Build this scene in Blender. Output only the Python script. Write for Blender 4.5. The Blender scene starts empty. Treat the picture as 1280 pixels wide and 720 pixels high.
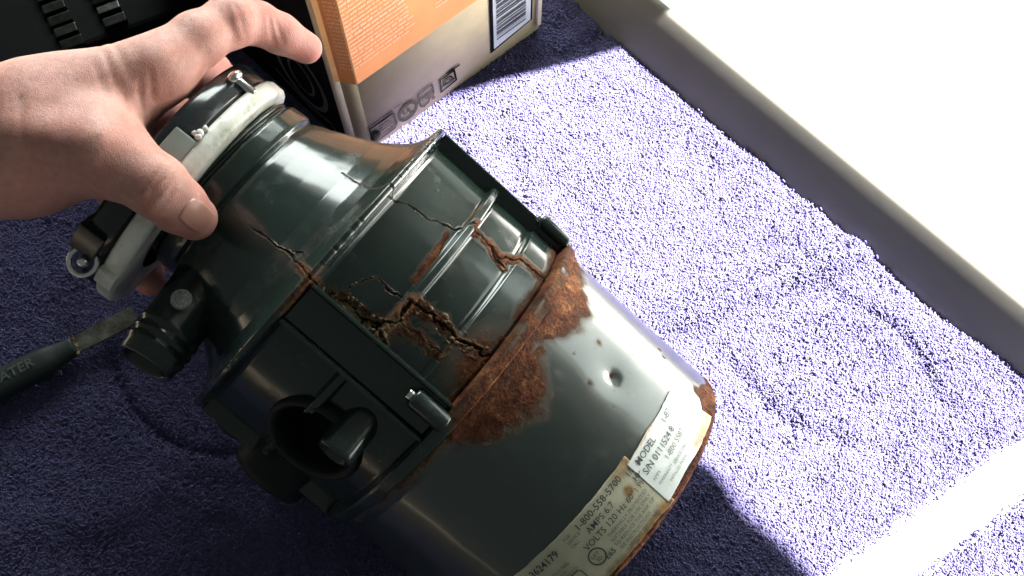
import bpy, bmesh, math, random
import numpy as np
from mathutils import Matrix, Vector

random.seed(7)
rng = np.random.default_rng(7)
scene = bpy.context.scene
COL = scene.collection
rad = math.radians

# ------------------------------------------------------------------ camera
FPX, CAM_H, CAM_A = 1400.0, 0.62, rad(19.8)
cam_data = bpy.data.cameras.new('camera')
cam_data.sensor_width = 36.0
cam_data.lens = 36.0 * FPX / 1280.0
cam_data.clip_start = 0.02
cam_data.clip_end = 60.0
cam = bpy.data.objects.new('camera', cam_data)
cam.location = (0, 0, CAM_H)
cam.rotation_euler = (CAM_A, 0, 0)
COL.objects.link(cam)
scene.camera = cam

# ------------------------------------------------------------------ world and lamps
SUN_AZ, SUN_EL = rad(20), rad(44.8)
LDIR = np.array([math.cos(SUN_EL) * math.cos(SUN_AZ), math.cos(SUN_EL) * math.sin(SUN_AZ), math.sin(SUN_EL)])
world = bpy.data.worlds.new('World')
scene.world = world
world.use_nodes = True
world.node_tree.nodes['Background'].inputs[0].default_value = (0.86, 1.0, 0.95, 1)
world.node_tree.nodes['Background'].inputs[1].default_value = 0.15

spot_data = bpy.data.lights.new('sunlight', 'SPOT')
spot_data.energy = 125000
spot_data.color = (1.0, 0.96, 0.90)
spot_data.spot_size = rad(16)
spot_data.spot_blend = 0.1
spot_data.shadow_soft_size = 0.05
spot = bpy.data.objects.new('sunlight', spot_data)
spot.location = Vector((0.15, 0.2, 0.0)) + Vector(LDIR) * 9.0
spot.rotation_euler = Vector(LDIR).to_track_quat('Z', 'Y').to_euler()
COL.objects.link(spot)

E_A = np.array([math.sqrt(.5), -math.sqrt(.5), 0.0])     # along the ledge
E_B = np.array([math.sqrt(.5), math.sqrt(.5), 0.0])      # across it, away from the towel


def ab(a, b, z=0.0):
    return E_A * a + E_B * b + np.array([0, 0, z])


area_data = bpy.data.lights.new('window_daylight', 'AREA')
area_data.shape = 'RECTANGLE'
area_data.size = 1.05
area_data.size_y = 0.42
area_data.energy = 6.5
area_data.color = (0.90, 1.0, 0.94)
area = bpy.data.objects.new('window_daylight', area_data)
area.location = ab(0.455, 0.635, 0.262)
area.rotation_euler = Vector(E_B).to_track_quat('Z', 'Y').to_euler()
COL.objects.link(area)

sky_data = bpy.data.lights.new('back_window_daylight', 'AREA')
sky_data.shape = 'RECTANGLE'
sky_data.size = 1.10
sky_data.size_y = 0.62
sky_data.energy = 42
sky_data.color = (0.92, 1.0, 0.96)
sky = bpy.data.objects.new('back_window_daylight', sky_data)
sky.location = (-0.02, 1.40, 0.68)
sky.rotation_euler = Vector((0.0, 1.0, 0.30)).to_track_quat('Z', 'Y').to_euler()
COL.objects.link(sky)

vs = scene.view_settings
vs.view_transform = 'Standard'
vs.look = 'None'
vs.exposure = 0.0
vs.gamma = 1.0
vs.use_curve_mapping = False


# ------------------------------------------------------------------ helpers
def tag(o, label=None, cat=None, group=None, kind=None):
    if label: o['label'] = label
    if cat: o['category'] = cat
    if group: o['group'] = group
    if kind: o['kind'] = kind
    return o


def empty(name, loc=(0, 0, 0)):
    o = bpy.data.objects.new(name, None)
    o.empty_display_size = 0.02
    o.location = loc
    COL.objects.link(o)
    return o


def link(name, me, mat=None, parent=None, smooth=False):
    o = bpy.data.objects.new(name, me)
    if mat: me.materials.append(mat)
    COL.objects.link(o)
    if parent: o.parent = parent
    if smooth:
        me.polygons.foreach_set('use_smooth', np.ones(len(me.polygons), dtype=bool))
    return o


def mesh_np(name, V, Q):
    """V (n,3), Q (m,4 or 3) -> mesh"""
    V = np.asarray(V, dtype=np.float32); Q = np.asarray(Q, dtype=np.int32)
    me = bpy.data.meshes.new(name)
    k = Q.shape[1]
    me.vertices.add(len(V)); me.vertices.foreach_set('co', V.ravel())
    me.loops.add(len(Q) * k); me.loops.foreach_set('vertex_index', Q.ravel())
    me.polygons.add(len(Q)); me.polygons.foreach_set('loop_start', np.arange(0, len(Q) * k, k, dtype=np.int32))
    me.update(calc_edges=True)
    me.validate()
    return me


def attr(me, name, vals):
    a = me.attributes.new(name, 'FLOAT', 'POINT')
    a.data.foreach_set('value', np.asarray(vals, dtype=np.float32))


def grid_quads(nu, nv, wrap_v=False):
    i = np.arange(nu - 1)[:, None]; j = np.arange(nv if wrap_v else nv - 1)[None, :]
    j2 = (j + 1) % nv
    q = np.stack([i * nv + j, i * nv + j2, (i + 1) * nv + j2, (i + 1) * nv + j], -1)
    return q.reshape(-1, 4)


def bm_mesh(name, bm):
    me = bpy.data.meshes.new(name)
    bm.to_mesh(me); bm.free()
    return me


def box_bm(bm, c, ex, ey, ez, hx, hy, hz, bevel=0.0, seg=2):
    """box with half sizes along axes ex,ey,ez"""
    c, ex, ey, ez = [Vector(v) for v in (c, ex, ey, ez)]
    M = Matrix(((ex.x * hx, ey.x * hy, ez.x * hz, c.x), (ex.y * hx, ey.y * hy, ez.y * hz, c.y),
                (ex.z * hx, ey.z * hy, ez.z * hz, c.z), (0, 0, 0, 1)))
    r = bmesh.ops.create_cube(bm, size=2.0, matrix=M)
    if bevel > 0:
        es = set()
        for v in r['verts']:
            for e in v.link_edges: es.add(e)
        bmesh.ops.bevel(bm, geom=list(es), offset=bevel, segments=seg, profile=0.6, affect='EDGES')


def lathe(name, prof, n=96, mat=None, parent=None, th0=0.0, th1=None, smooth=True, M=None):
    prof = np.asarray(prof, float)
    th = np.linspace(0, 2 * np.pi, n, endpoint=False) if th1 is None else np.linspace(th0, th1, n)
    s = prof[:, 0][:, None]; r = prof[:, 1][:, None]
    V = np.stack([r * np.cos(th), r * np.sin(th), s + 0 * th], -1).reshape(-1, 3)
    if M is not None:
        Mn = np.array(M); V = V @ Mn[:3, :3].T + Mn[:3, 3]
    me = mesh_np(name, V, grid_quads(len(prof), n, th1 is None))
    return link(name, me, mat, parent, smooth)


def dense(prof, step):
    out = [prof[0]]
    for a, b in zip(prof[:-1], prof[1:]):
        L = math.hypot(b[0] - a[0], b[1] - a[1]); k = max(1, int(math.ceil(L / step)))
        for i in range(1, k + 1):
            t = i / k; out.append((a[0] + (b[0] - a[0]) * t, a[1] + (b[1] - a[1]) * t))
    return np.array(out)


def tube_mesh(name, pts, radii, n=12, caps=True):
    pts = np.asarray(pts, float); m = len(pts)
    radii = np.broadcast_to(np.asarray(radii, float), (m,))
    T = np.gradient(pts, axis=0); T /= np.linalg.norm(T, axis=1)[:, None]
    up = np.array([0.13, 0.21, 0.97]); V = []
    for i in range(m):
        e1 = np.cross(T[i], up); e1 /= np.linalg.norm(e1); e2 = np.cross(T[i], e1)
        a = np.linspace(0, 2 * np.pi, n, endpoint=False)[:, None]
        V.append(pts[i] + radii[i] * (np.cos(a) * e1 + np.sin(a) * e2))
    V = np.concatenate(V)
    me = mesh_np(name, V, grid_quads(m, n, True))
    if caps:
        bm = bmesh.new(); bm.from_mesh(me); bm.verts.ensure_lookup_table()
        bm.faces.new([bm.verts[i] for i in range(n)]); bm.faces.new([bm.verts[(m - 1) * n + i] for i in range(n)])
        bmesh.ops.recalc_face_normals(bm, faces=bm.faces[:])
        bm.to_mesh(me); bm.free()
    return me


def text_mesh(s, size, spacing=1.0, bold=0.0):
    cu = bpy.data.curves.new('lettering', 'FONT')
    cu.body = s; cu.size = size; cu.resolution_u = 2; cu.space_character = spacing; cu.offset = bold
    o = bpy.data.objects.new('lettering', cu)
    COL.objects.link(o)
    dg = bpy.context.evaluated_depsgraph_get()
    me = bpy.data.meshes.new_from_object(o.evaluated_get(dg))
    bpy.data.objects.remove(o); bpy.data.curves.remove(cu)
    return me


# value noise on numpy arrays
_H = rng.random((64, 64, 64))


def vnoise(x, y, z=0.0):
    x, y, z = np.broadcast_arrays(np.asarray(x, float), np.asarray(y, float), np.asarray(z, float))
    xi, yi, zi = np.floor(x).astype(int), np.floor(y).astype(int), np.floor(z).astype(int)
    fx, fy, fz = x - xi, y - yi, z - zi
    fx, fy, fz = [f * f * (3 - 2 * f) for f in (fx, fy, fz)]
    out = 0
    for dx in (0, 1):
        for dy in (0, 1):
            for dz in (0, 1):
                w = (fx if dx else 1 - fx) * (fy if dy else 1 - fy) * (fz if dz else 1 - fz)
                out = out + w * _H[(xi + dx) % 64, (yi + dy) % 64, (zi + dz) % 64]
    return out * 2 - 1


def fbm(x, y, z=0.0, o=4):
    v = 0; a = 0.5; f = 1.0
    for k in range(o):
        v = v + a * vnoise(x * f + 17.3 * k, y * f + 5.1 * k, z * f + 9.7 * k); a *= 0.5; f *= 2.0
    return v


def sstep(e0, e1, x):
    t = np.clip((x - e0) / (e1 - e0), 0, 1)
    return t * t * (3 - 2 * t)


# ------------------------------------------------------------------ materials
def mat_new(name):
    m = bpy.data.materials.new(name); m.use_nodes = True
    nt = m.node_tree
    return m, nt, nt.nodes['Principled BSDF']


def nd(nt, typ, **kw):
    n = nt.nodes.new(typ)
    for k, v in kw.items():
        if k == 'inp':
            for i, val in v.items(): n.inputs[i].default_value = val
        else: setattr(n, k, v)
    return n


def ramp(nt, fac, stops):
    r = nt.nodes.new('ShaderNodeValToRGB')
    e = r.color_ramp.elements
    while len(e) < len(stops): e.new(0.5)
    for el, (p, c) in zip(e, stops):
        el.position = p; el.color = (*c, 1) if len(c) == 3 else c
    nt.links.new(fac, r.inputs[0])
    return r


def noise(nt, scale, detail=4, rough=0.55, coords=None, dist=0.0):
    n = nd(nt, 'ShaderNodeTexNoise', inp={'Scale': scale, 'Detail': detail, 'Roughness': rough, 'Distortion': dist})
    if coords is None:
        tc = nd(nt, 'ShaderNodeTexCoord'); coords = tc.outputs['Object']
    nt.links.new(coords, n.inputs['Vector'])
    return n


def mixc(nt, fac, a, b):
    m = nd(nt, 'ShaderNodeMix', data_type='RGBA')
    for sock, val in ((m.inputs[0], fac), (m.inputs[6], a), (m.inputs[7], b)):
        if hasattr(val, 'is_output'): nt.links.new(val, sock)
        elif isinstance(val, (int, float)): sock.default_value = val
        else: sock.default_value = (*val, 1)
    return m.outputs[2]


def mixf(nt, fac, a, b):
    m = nd(nt, 'ShaderNodeMix', data_type='FLOAT')
    for sock, val in ((m.inputs[0], fac), (m.inputs[2], a), (m.inputs[3], b)):
        if hasattr(val, 'is_output'): nt.links.new(val, sock)
        else: sock.default_value = val
    return m.outputs[0]


def mth(nt, op, a, b=0.0, clamp=False):
    m = nd(nt, 'ShaderNodeMath', operation=op, use_clamp=clamp)
    for sock, val in ((m.inputs[0], a), (m.inputs[1], b)):
        if hasattr(val, 'is_output'): nt.links.new(val, sock)
        else: sock.default_value = val
    return m.outputs[0]


def bump(nt, height, strength, dist, normal=None):
    b = nd(nt, 'ShaderNodeBump', inp={'Strength': strength, 'Distance': dist})
    nt.links.new(height, b.inputs['Height'])
    if normal is not None: nt.links.new(normal, b.inputs['Normal'])
    return b.outputs[0]


def simple(name, col, rough=0.5, metal=0.0, var=0.12, scale=60.0, bmp=0.0, bscale=300.0, spec=0.5, coat=0.0):
    m, nt, p = mat_new(name)
    n = noise(nt, scale)
    lo = tuple(c * (1 - var) for c in col); hi = tuple(min(1, c * (1 + var)) for c in col)
    r = ramp(nt, n.outputs['Fac'], [(0.3, lo), (0.7, hi)])
    nt.links.new(r.outputs[0], p.inputs['Base Color'])
    p.inputs['Roughness'].default_value = rough
    p.inputs['Metallic'].default_value = metal
    p.inputs['Specular IOR Level'].default_value = spec
    p.inputs['Coat Weight'].default_value = coat
    if bmp > 0:
        n2 = noise(nt, bscale, 5)
        nt.links.new(bump(nt, n2.outputs['Fac'], bmp, 0.0006), p.inputs['Normal'])
    return m


def rust_color(nt):
    n1 = noise(nt, 160, 8, 0.7, dist=0.6)
    r1 = ramp(nt, n1.outputs['Fac'], [(0.30, (0.026, 0.010, 0.006)), (0.45, (0.095, 0.031, 0.015)),
                                      (0.57, (0.170, 0.062, 0.026)), (0.72, (0.30, 0.145, 0.065))])
    n2 = noise(nt, 900, 4, 0.7)
    r2 = ramp(nt, n2.outputs['Fac'], [(0.35, (0.35, 0.33, 0.32)), (0.65, (1.25, 1.2, 1.15))])
    mm = nd(nt, 'ShaderNodeMix', data_type='RGBA', blend_type='MULTIPLY')
    mm.inputs[0].default_value = 1.0
    nt.links.new(r1.outputs[0], mm.inputs[6]); nt.links.new(r2.outputs[0], mm.inputs[7])
    n9 = noise(nt, 38, 4, 0.6)
    r9 = ramp(nt, n9.outputs['Fac'], [(0.36, (0.50, 0.42, 0.46)), (0.52, (1.0, 1.0, 1.0)), (0.68, (1.55, 1.7, 1.6))])
    m9 = nd(nt, 'ShaderNodeMix', data_type='RGBA', blend_type='MULTIPLY'); m9.inputs[0].default_value = 1.0
    nt.links.new(mm.outputs[2], m9.inputs[6]); nt.links.new(r9.outputs[0], m9.inputs[7])
    return m9.outputs[2], n1, n2


def worn_shell(name, col, rough, scr=0.25, spec=0.5, coat=0.0):
    """glossy dark shell that rusts and cracks where its 'rust', 'crust' and 'gap' attributes say"""
    m, nt, p = mat_new(name)
    ar = nd(nt, 'ShaderNodeAttribute', attribute_name='rust')
    ac = nd(nt, 'ShaderNodeAttribute', attribute_name='crust')
    ag = nd(nt, 'ShaderNodeAttribute', attribute_name='gap')
    rc, n1, n2 = rust_color(nt)
    nb = noise(nt, 420, 7, 0.72)
    f = mth(nt, 'ADD', ar.outputs['Fac'], mth(nt, 'MULTIPLY', mth(nt, 'SUBTRACT', nb.outputs['Fac'], 0.5), 0.9))
    fac = nd(nt, 'ShaderNodeMapRange', inp={1: 0.32, 2: 0.70}); nt.links.new(f, fac.inputs[0])
    fr = mth(nt, 'MULTIPLY', fac.outputs[0], mth(nt, 'GREATER_THAN', ar.outputs['Fac'], 0.02))
    # base paint with dusty scuffs
    ns = noise(nt, 55, 6, 0.65)
    scuff = ramp(nt, ns.outputs['Fac'], [(0.56, (0, 0, 0)), (0.78, (1, 1, 1))])
    nsp = noise(nt, 1500, 2, 0.5)
    speck = ramp(nt, nsp.outputs['Fac'], [(0.70, (0, 0, 0)), (0.76, (1, 1, 1))])
    base = mixc(nt, mth(nt, 'MULTIPLY', scuff.outputs[0], 0.10), col, (0.16, 0.17, 0.155))
    base = mixc(nt, mth(nt, 'MULTIPLY', speck.outputs[0], 0.22), base, (0.28, 0.27, 0.23))
    halo = nd(nt, 'ShaderNodeMapRange', inp={1: 0.03, 2: 0.45, 4: 0.75}); nt.links.new(ar.outputs['Fac'], halo.inputs[0])
    base = mixc(nt, halo.outputs[0], base, (0.085, 0.042, 0.020))
    c = mixc(nt, fr, base, rc)
    nc = noise(nt, 300, 6, 0.7)
    cr = ramp(nt, nc.outputs['Fac'], [(0.35, (0.07, 0.042, 0.022)), (0.5, (0.20, 0.15, 0.085)), (0.68, (0.34, 0.29, 0.17))])
    c = mixc(nt, ac.outputs['Fac'], c, cr.outputs[0])
    c = mixc(nt, ag.outputs['Fac'], c, (0.034, 0.020, 0.012))
    nt.links.new(c, p.inputs['Base Color'])
    rr = mixf(nt, scuff.outputs[0], rough, min(1, rough + scr))
    any_r = mth(nt, 'MAXIMUM', mth(nt, 'MAXIMUM', fr, mth(nt, 'MULTIPLY', halo.outputs[0], 1.33, True)), mth(nt, 'MAXIMUM', ac.outputs['Fac'], ag.outputs['Fac']))
    nt.links.new(mixf(nt, any_r, rr, 0.9), p.inputs['Roughness'])
    nt.links.new(mixf(nt, any_r, spec, 0.15), p.inputs['Specular IOR Level'])
    if coat > 0:
        nt.links.new(mixf(nt, any_r, coat, 0.0), p.inputs['Coat Weight'])
        p.inputs['Coat Roughness'].default_value = 0.12
    nw = noise(nt, 24, 3, 0.5)
    h1 = mth(nt, 'MULTIPLY', nw.outputs['Fac'], 0.6)
    any_b = mth(nt, 'MAXIMUM', fr, mth(nt, 'MAXIMUM', ac.outputs['Fac'], ag.outputs['Fac']))
    rough_h = mth(nt, 'MULTIPLY', any_b, mth(nt, 'ADD', n1.outputs['Fac'], mth(nt, 'MULTIPLY', n2.outputs['Fac'], 0.8)))
    nrm = bump(nt, rough_h, 0.9, 0.0011)
    nrm = bump(nt, h1, 0.25, 0.002, nrm)
    nt.links.new(nrm, p.inputs['Normal'])
    return m


M_SHELL = worn_shell('dark_plastic_shell', (0.0135, 0.0220, 0.0190), 0.18)
M_CAN = worn_shell('dark_painted_steel', (0.0135, 0.0215, 0.018), 0.28, spec=0.8, coat=0.6)
M_MATTE = simple('matte_black_plastic', (.006, .007, .0065), .5, var=.3, spec=.22, bmp=.15)
M_BLACK = simple('black_plastic', (0.009, 0.011, 0.010), 0.25, var=0.2, bmp=0.08)
M_BLACKSTEEL = simple('dark_enamelled_steel', (0.012, 0.015, 0.017), 0.16, var=0.3, bmp=0.05, bscale=90)
M_STEEL = simple('bright_steel', (0.62, 0.62, 0.60), 0.22, 1.0, bmp=0.1)
M_GUN = simple('dark_gun_metal', (0.10, 0.105, 0.10), 0.33, 1.0, bmp=0.1)


# ------------------------------------------------------------------ floor, ledge and the unseen panels that shape the sunlight
def M_floor():
    return simple('floor_boards', (0.16, 0.13, 0.10), 0.6, var=0.2, scale=9, bmp=0.2)


bm = bmesh.new()
vs4 = [bm.verts.new((x, y, -0.016)) for x, y in ((-2, -2), (2, -2), (2, 2), (-2, 2))]
bm.faces.new(vs4)
fl = link('floor', bm_mesh('floor', bm), M_floor()); tag(fl, kind='structure')

m, nt, p = mat_new('ledge_face_shade')  # grey for the white ledge's face, with its shade put into the colour
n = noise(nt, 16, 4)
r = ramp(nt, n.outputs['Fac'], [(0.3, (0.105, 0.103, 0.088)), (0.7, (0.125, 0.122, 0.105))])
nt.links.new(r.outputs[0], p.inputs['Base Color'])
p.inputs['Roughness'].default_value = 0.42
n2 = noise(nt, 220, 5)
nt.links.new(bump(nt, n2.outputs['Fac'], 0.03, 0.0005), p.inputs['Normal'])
M_LEDGE_SHADE = m
# profile of the ledge in (b, z): a leaning face, a rounded nose, a flat top running back to the window
lp = [(0.312, -0.0155), (0.3200, -0.0060)]
LL, NN_ = 0.0455, 26
for k in range(1, NN_ + 1):
    t = k / NN_
    sl = 55.0 if t < .30 else 55.0 - 10.5 * ((t - .30) / .62) if t < .92 else 44.5 * (1 - (t - .92) / .08)
    lp.append((lp[-1][0] + LL / NN_ * math.cos(rad(sl)), lp[-1][1] + LL / NN_ * math.sin(rad(sl))))
lp += [(0.40, lp[-1][1] + 0.0012), (0.62, lp[-1][1] + 0.002), (0.72, lp[-1][1] + 0.002), (0.72, -0.0155)]
aa = np.linspace(-1.1, 1.3, 61)
NOSE = 2 + NN_


def ledge_strip(name, pts, mat, parent=None):
    LV = np.array([[ab(a, b, z) for a in aa] for (b, z) in pts]).reshape(-1, 3)
    return link(name, mesh_np(name, LV, grid_quads(len(pts), len(aa))), mat, parent, smooth=True)


# one white ledge: its face is coloured grey for shade, its top stays white
ledge = ledge_strip('window_ledge', lp[:NOSE], M_LEDGE_SHADE)
M_LEDGE_WHITE = simple('white_ledge_paint', (.62, .62, .60), .45, var=.04, scale=14, bmp=.04)
ledge_strip('ledge_top', lp[NOSE - 1:], M_LEDGE_WHITE, ledge)
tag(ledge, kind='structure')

M_BLOCKER = simple('blocker_paint', (0.42, 0.42, 0.40), 0.7, var=0.06, scale=12, bmp=0.1)
bm = bmesh.new()
BLOCKER_A, BLOCKER_Z = -0.083, 0.512  # side and top panels out of view, added to cut the sun patch's edges
ex, ey, ez = E_A, E_B, (0, 0, 1)
box_bm(bm, ab((-0.36 + BLOCKER_A) / 2, 0.615, 0.77), ex, ey, ez, (BLOCKER_A + 0.36) / 2, 0.015, 0.735)
box_bm(bm, ab((1.3 + BLOCKER_A) / 2 + 0.0005, 0.6155, (BLOCKER_Z + 1.505) / 2), ex, ey, ez, (1.3 - BLOCKER_A) / 2, 0.0145, (1.505 - BLOCKER_Z) / 2)
wl = link('sun_blocker_wall', bm_mesh('sun_blocker_wall', bm), M_BLOCKER); tag(wl, kind='structure')


# ------------------------------------------------------------------ towel
edge_a = np.array([-1.0, -.45, -.30, -.204, -.172, -.131, -.106, -.086, -.048, -.013, .013, .042, .081, .15, .25, .45, 1.2])
edge_b = np.array([.327, .328, .330, .331, .326, .3245, .3292, .3235, .3245, .3238, .322, .3222, .330, .325, .328, .326, .326])
B0 = np.array([.1699, .0596]); BD = np.array([.1179, .0766]); BD = BD / np.linalg.norm(BD); BN = np.array([BD[1], -BD[0]])
BAND_W = 0.0285


def band_t(x, y):
    return (x - B0[0]) * BN[0] + (y - B0[1]) * BN[1]


FA, FB = np.array([.095, .203]), np.array([.225, .2545])


def towel_h(x, y):
    h = 0.0032 * fbm(x * 9 + 3, y * 9 + 1, 0.5, 3) + 0.0028 * fbm(x * 26, y * 26, 4.2, 3) + 0.0007 * fbm(x * 85, y * 85, 2.2, 2)
    # a raised fold in the sunlit part
    d = FB - FA; L = np.linalg.norm(d); d = d / L; nn = np.array([-d[1], d[0]])
    t = (x - FA[0]) * d[0] + (y - FA[1]) * d[1]; q = (x - FA[0]) * nn[0] + (y - FA[1]) * nn[1]
    h = h + 0.0060 * np.exp(-(q / 0.008) ** 2) * sstep(-.06, .02, t) * (1 - sstep(L, L + .05, t))
    # ring pressed into the pile where the machine stood before
    rr = np.hypot(x + 0.158, y - 0.196)
    h = h - 0.0042 * np.exp(-((rr - 0.0725) / 0.0035) ** 2) * sstep(0.0, 0.03, -(x + 0.125) * 0.4 - (y - 0.155))
    # gentle creases
    for (cx, cy, ang, ln, am, w) in ((-.21, .10, 20, .09, .0035, .012), (-.12, .07, -30, .07, .003, .009), (.22, .19, -50, .06, -.003, .006),
                                     (.155, .15, -35, .05, -.003, .006), (.10, .10, 40, .05, .003, .01), (.05, .395, 25, .05, -.003, .006),
                                     (.20, .285, 30, .06, .003, .008), (-.25, .24, 60, .06, .003, .010)):
        ca, sa = math.cos(rad(ang)), math.sin(rad(ang))
        t = (x - cx) * ca + (y - cy) * sa; q = -(x - cx) * sa + (y - cy) * ca + 0.006 * np.sin(t * 60 + cx * 50)
        h = h + am * np.exp(-(q / w) ** 2 - (t / ln) ** 2)
    bt = band_t(x, y)
    h = h - 0.0012 * sstep(-.001, .001, bt) * (1 - sstep(BAND_W - .001, BAND_W + .001, bt))
    return h


def towel_z(a, b, x, y):
    be = np.interp(a, edge_a, edge_b) + 0.0012 * fbm(a * 60, 3.3, 0, 3)
    roll = np.clip((b - (be - 0.006)) / 0.006, 0, 1)
    return towel_h(x, y) - 0.006 * roll ** 2, be


towel = empty('towel', (0, 0.2, -0.015))
tag(towel, 'thick lavender blue terry towel spread under the machine', 'towel')
towel_inv = Vector((0, -0.2, 0.015))
A_N = np.linspace(-0.62, 0.62, 360)
Bf = np.concatenate([np.linspace(0, 0.93, 220), np.linspace(0.932, 1.0, 24)])
be_n = np.interp(A_N, edge_a, edge_b) + 0.0012 * fbm(A_N * 60, 3.3, 0, 3)
BB = -0.42 + Bf[:, None] * (be_n[None, :] + 0.42)
AA = np.broadcast_to(A_N[None, :], BB.shape)
XX = AA * E_A[0] + BB * E_B[0]; YY = AA * E_A[1] + BB * E_B[1]
ZZ, _ = towel_z(AA, BB, XX, YY)
V = np.stack([XX, YY, ZZ], -1).reshape(-1, 3)
Vb = V.copy(); Vb[:, 2] = np.minimum(Vb[:, 2] - 0.003, -0.011)
nq = grid_quads(*BB.shape)
N0 = len(V)
nu, nv = BB.shape
idx = np.arange(N0).reshape(nu, nv)
rim = np.concatenate([idx[0, :], idx[1:, -1], idx[-1, ::-1][1:], idx[::-1, 0][1:]])
rq = np.stack([rim[:-1], rim[:-1] + N0, rim[1:] + N0, rim[1:]], -1)
Q = np.concatenate([nq[:, ::-1], nq + N0, rq])
m, nt, p = mat_new('terry_ground')
n = noise(nt, 900, 3)
r = ramp(nt, n.outputs['Fac'], [(0.3, (0.12, 0.110, 0.245)), (0.7, (0.155, 0.143, 0.31))])
nt.links.new(r.outputs[0], p.inputs['Base Color']); p.inputs['Roughness'].default_value = 1.0
p.inputs['Specular IOR Level'].default_value = 0.0
o = link('cloth', mesh_np('cloth', np.concatenate([V, Vb]) + np.array(towel_inv), Q), m, towel, smooth=True)

# terry loop yarn: one loop mesh shared by every tuft of the pile
m, nt, p = mat_new('terry_yarn')
oi = nd(nt, 'ShaderNodeObjectInfo')
r = ramp(nt, oi.outputs['Random'], [(0.0, (0.112, 0.103, 0.218)), (0.5, (0.142, 0.132, 0.272)), (1.0, (0.172, 0.162, 0.322))])
nt.links.new(r.outputs[0], p.inputs['Base Color']); p.inputs['Roughness'].default_value = 0.85
p.inputs['Specular IOR Level'].default_value = 0.12
p.inputs['Sheen Weight'].default_value = 0.10
tr = nd(nt, 'ShaderNodeBsdfTranslucent'); nt.links.new(r.outputs[0], tr.inputs['Color'])
mxs = nd(nt, 'ShaderNodeMixShader', inp={0: 0.55})
nt.links.new(p.outputs[0], mxs.inputs[1]); nt.links.new(tr.outputs[0], mxs.inputs[2])
nt.links.new(mxs.outputs[0], nt.nodes['Material Output'].inputs['Surface'])
M_YARN = m


def loop_mesh(seed):
    rs = np.random.default_rng(seed)
    Vs, Qs = [], []; off = 0
    for k in range(5):
        c = rs.normal(0, 0.0010, 2); ang = rs.uniform(0, 2 * np.pi); w = rs.uniform(.0005, .0009); hgt = rs.uniform(.0008, .0015)
        t = np.linspace(-0.15, 1.0, 6) * np.pi * 0.93
        lean = rs.normal(0, .0008, 2)
        px = -np.cos(t) * w; hz = np.sin(t) * hgt
        P = np.stack([c[0] + px * np.cos(ang) + lean[0] * hz / hgt, c[1] + px * np.sin(ang) + lean[1] * hz / hgt, hz - .0002], -1)
        T = np.gradient(P, axis=0); T /= np.linalg.norm(T, axis=1)[:, None]
        s_ = np.array([-np.sin(ang), np.cos(ang), 0.0])
        a = np.linspace(0, 2 * np.pi, 4, endpoint=False)
        rr = 0.00031 * rs.uniform(.85, 1.2)
        ring = [P[i] + rr * (np.cos(a)[:, None] * s_ + np.sin(a)[:, None] * np.cross(T[i], s_)) for i in range(6)]
        Vs.append(np.concatenate(ring)); Qs.append(grid_quads(6, 4, True) + off); off += 24
    me = mesh_np('terry_loop', np.concatenate(Vs), np.concatenate(Qs))
    me.polygons.foreach_set('use_smooth', np.ones(len(me.polygons), dtype=bool))
    me.materials.append(M_YARN)
    return me


loop_objs = [bpy.data.objects.new('terry_loop', loop_mesh(100 + k)) for k in range(5)]


def pile_points(n_per_m2, a0, a1, b0):
    """jittered points in the (a,b) frame of the ledge"""
    st = 1 / math.sqrt(n_per_m2)
    ga = np.arange(a0, a1, st); gb = np.arange(b0, 0.34, st)
    A, Bq = np.meshgrid(ga, gb, indexing='ij')
    A = (A + rng.uniform(-.55, .55, A.shape) * st).ravel(); Bq = (Bq + rng.uniform(-.55, .55, Bq.shape) * st).ravel()
    x = A * E_A[0] + Bq * E_B[0]; y = A * E_A[1] + Bq * E_B[1]
    z, be = towel_z(A, Bq, x, y)
    bt = band_t(x, y)
    edge_j = 0.0012 * fbm(x * 300, y * 300, 1.0, 2)
    keep = (Bq < be - 0.0008) & ~((bt > 0.0006 + edge_j) & (bt < BAND_W - 0.0006 + edge_j))
    return x[keep], y[keep], z[keep]


groups = np.array_split(rng.permutation(1), 1)
px_, py_, pz_ = pile_points(680000, -0.56, 0.40, -0.24)
vis = (px_ > -.46) & (px_ < .42) & (py_ > -.10) & (py_ < .56)
px_, py_, pz_ = px_[vis], py_[vis], pz_[vis]
var_id = rng.integers(0, 5, len(px_))
leanx = 0.55 * fbm(px_ * 22, py_ * 22, 7.7, 3) + 0.20 * fbm(px_ * 130, py_ * 130, 2.2, 2)
leany = 0.55 * fbm(px_ * 22 + 40, py_ * 22, 1.7, 3) + 0.20 * fbm(px_ * 130 + 9, py_ * 130, 5.2, 2)


def pile_object(k):
    sel = var_id == k
    me = bpy.data.meshes.new('pile')
    P = np.stack([px_[sel], py_[sel] - 0.2, pz_[sel] + 0.015], -1).astype(np.float32)
    me.vertices.add(len(P)); me.vertices.foreach_set('co', P.ravel())
    rot = np.stack([-leany[sel] * 1.5 + rng.normal(0, .18, len(P)), leanx[sel] * 1.5 + rng.normal(0, .18, len(P)),
                    rng.uniform(0, 6.283, len(P))], -1).astype(np.float32)
    a = me.attributes.new('rot', 'FLOAT_VECTOR', 'POINT'); a.data.foreach_set('vector', rot.ravel())
    a = me.attributes.new('scl', 'FLOAT', 'POINT'); a.data.foreach_set('value', rng.uniform(.75, 1.3, len(P)).astype(np.float32))
    return me


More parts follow.
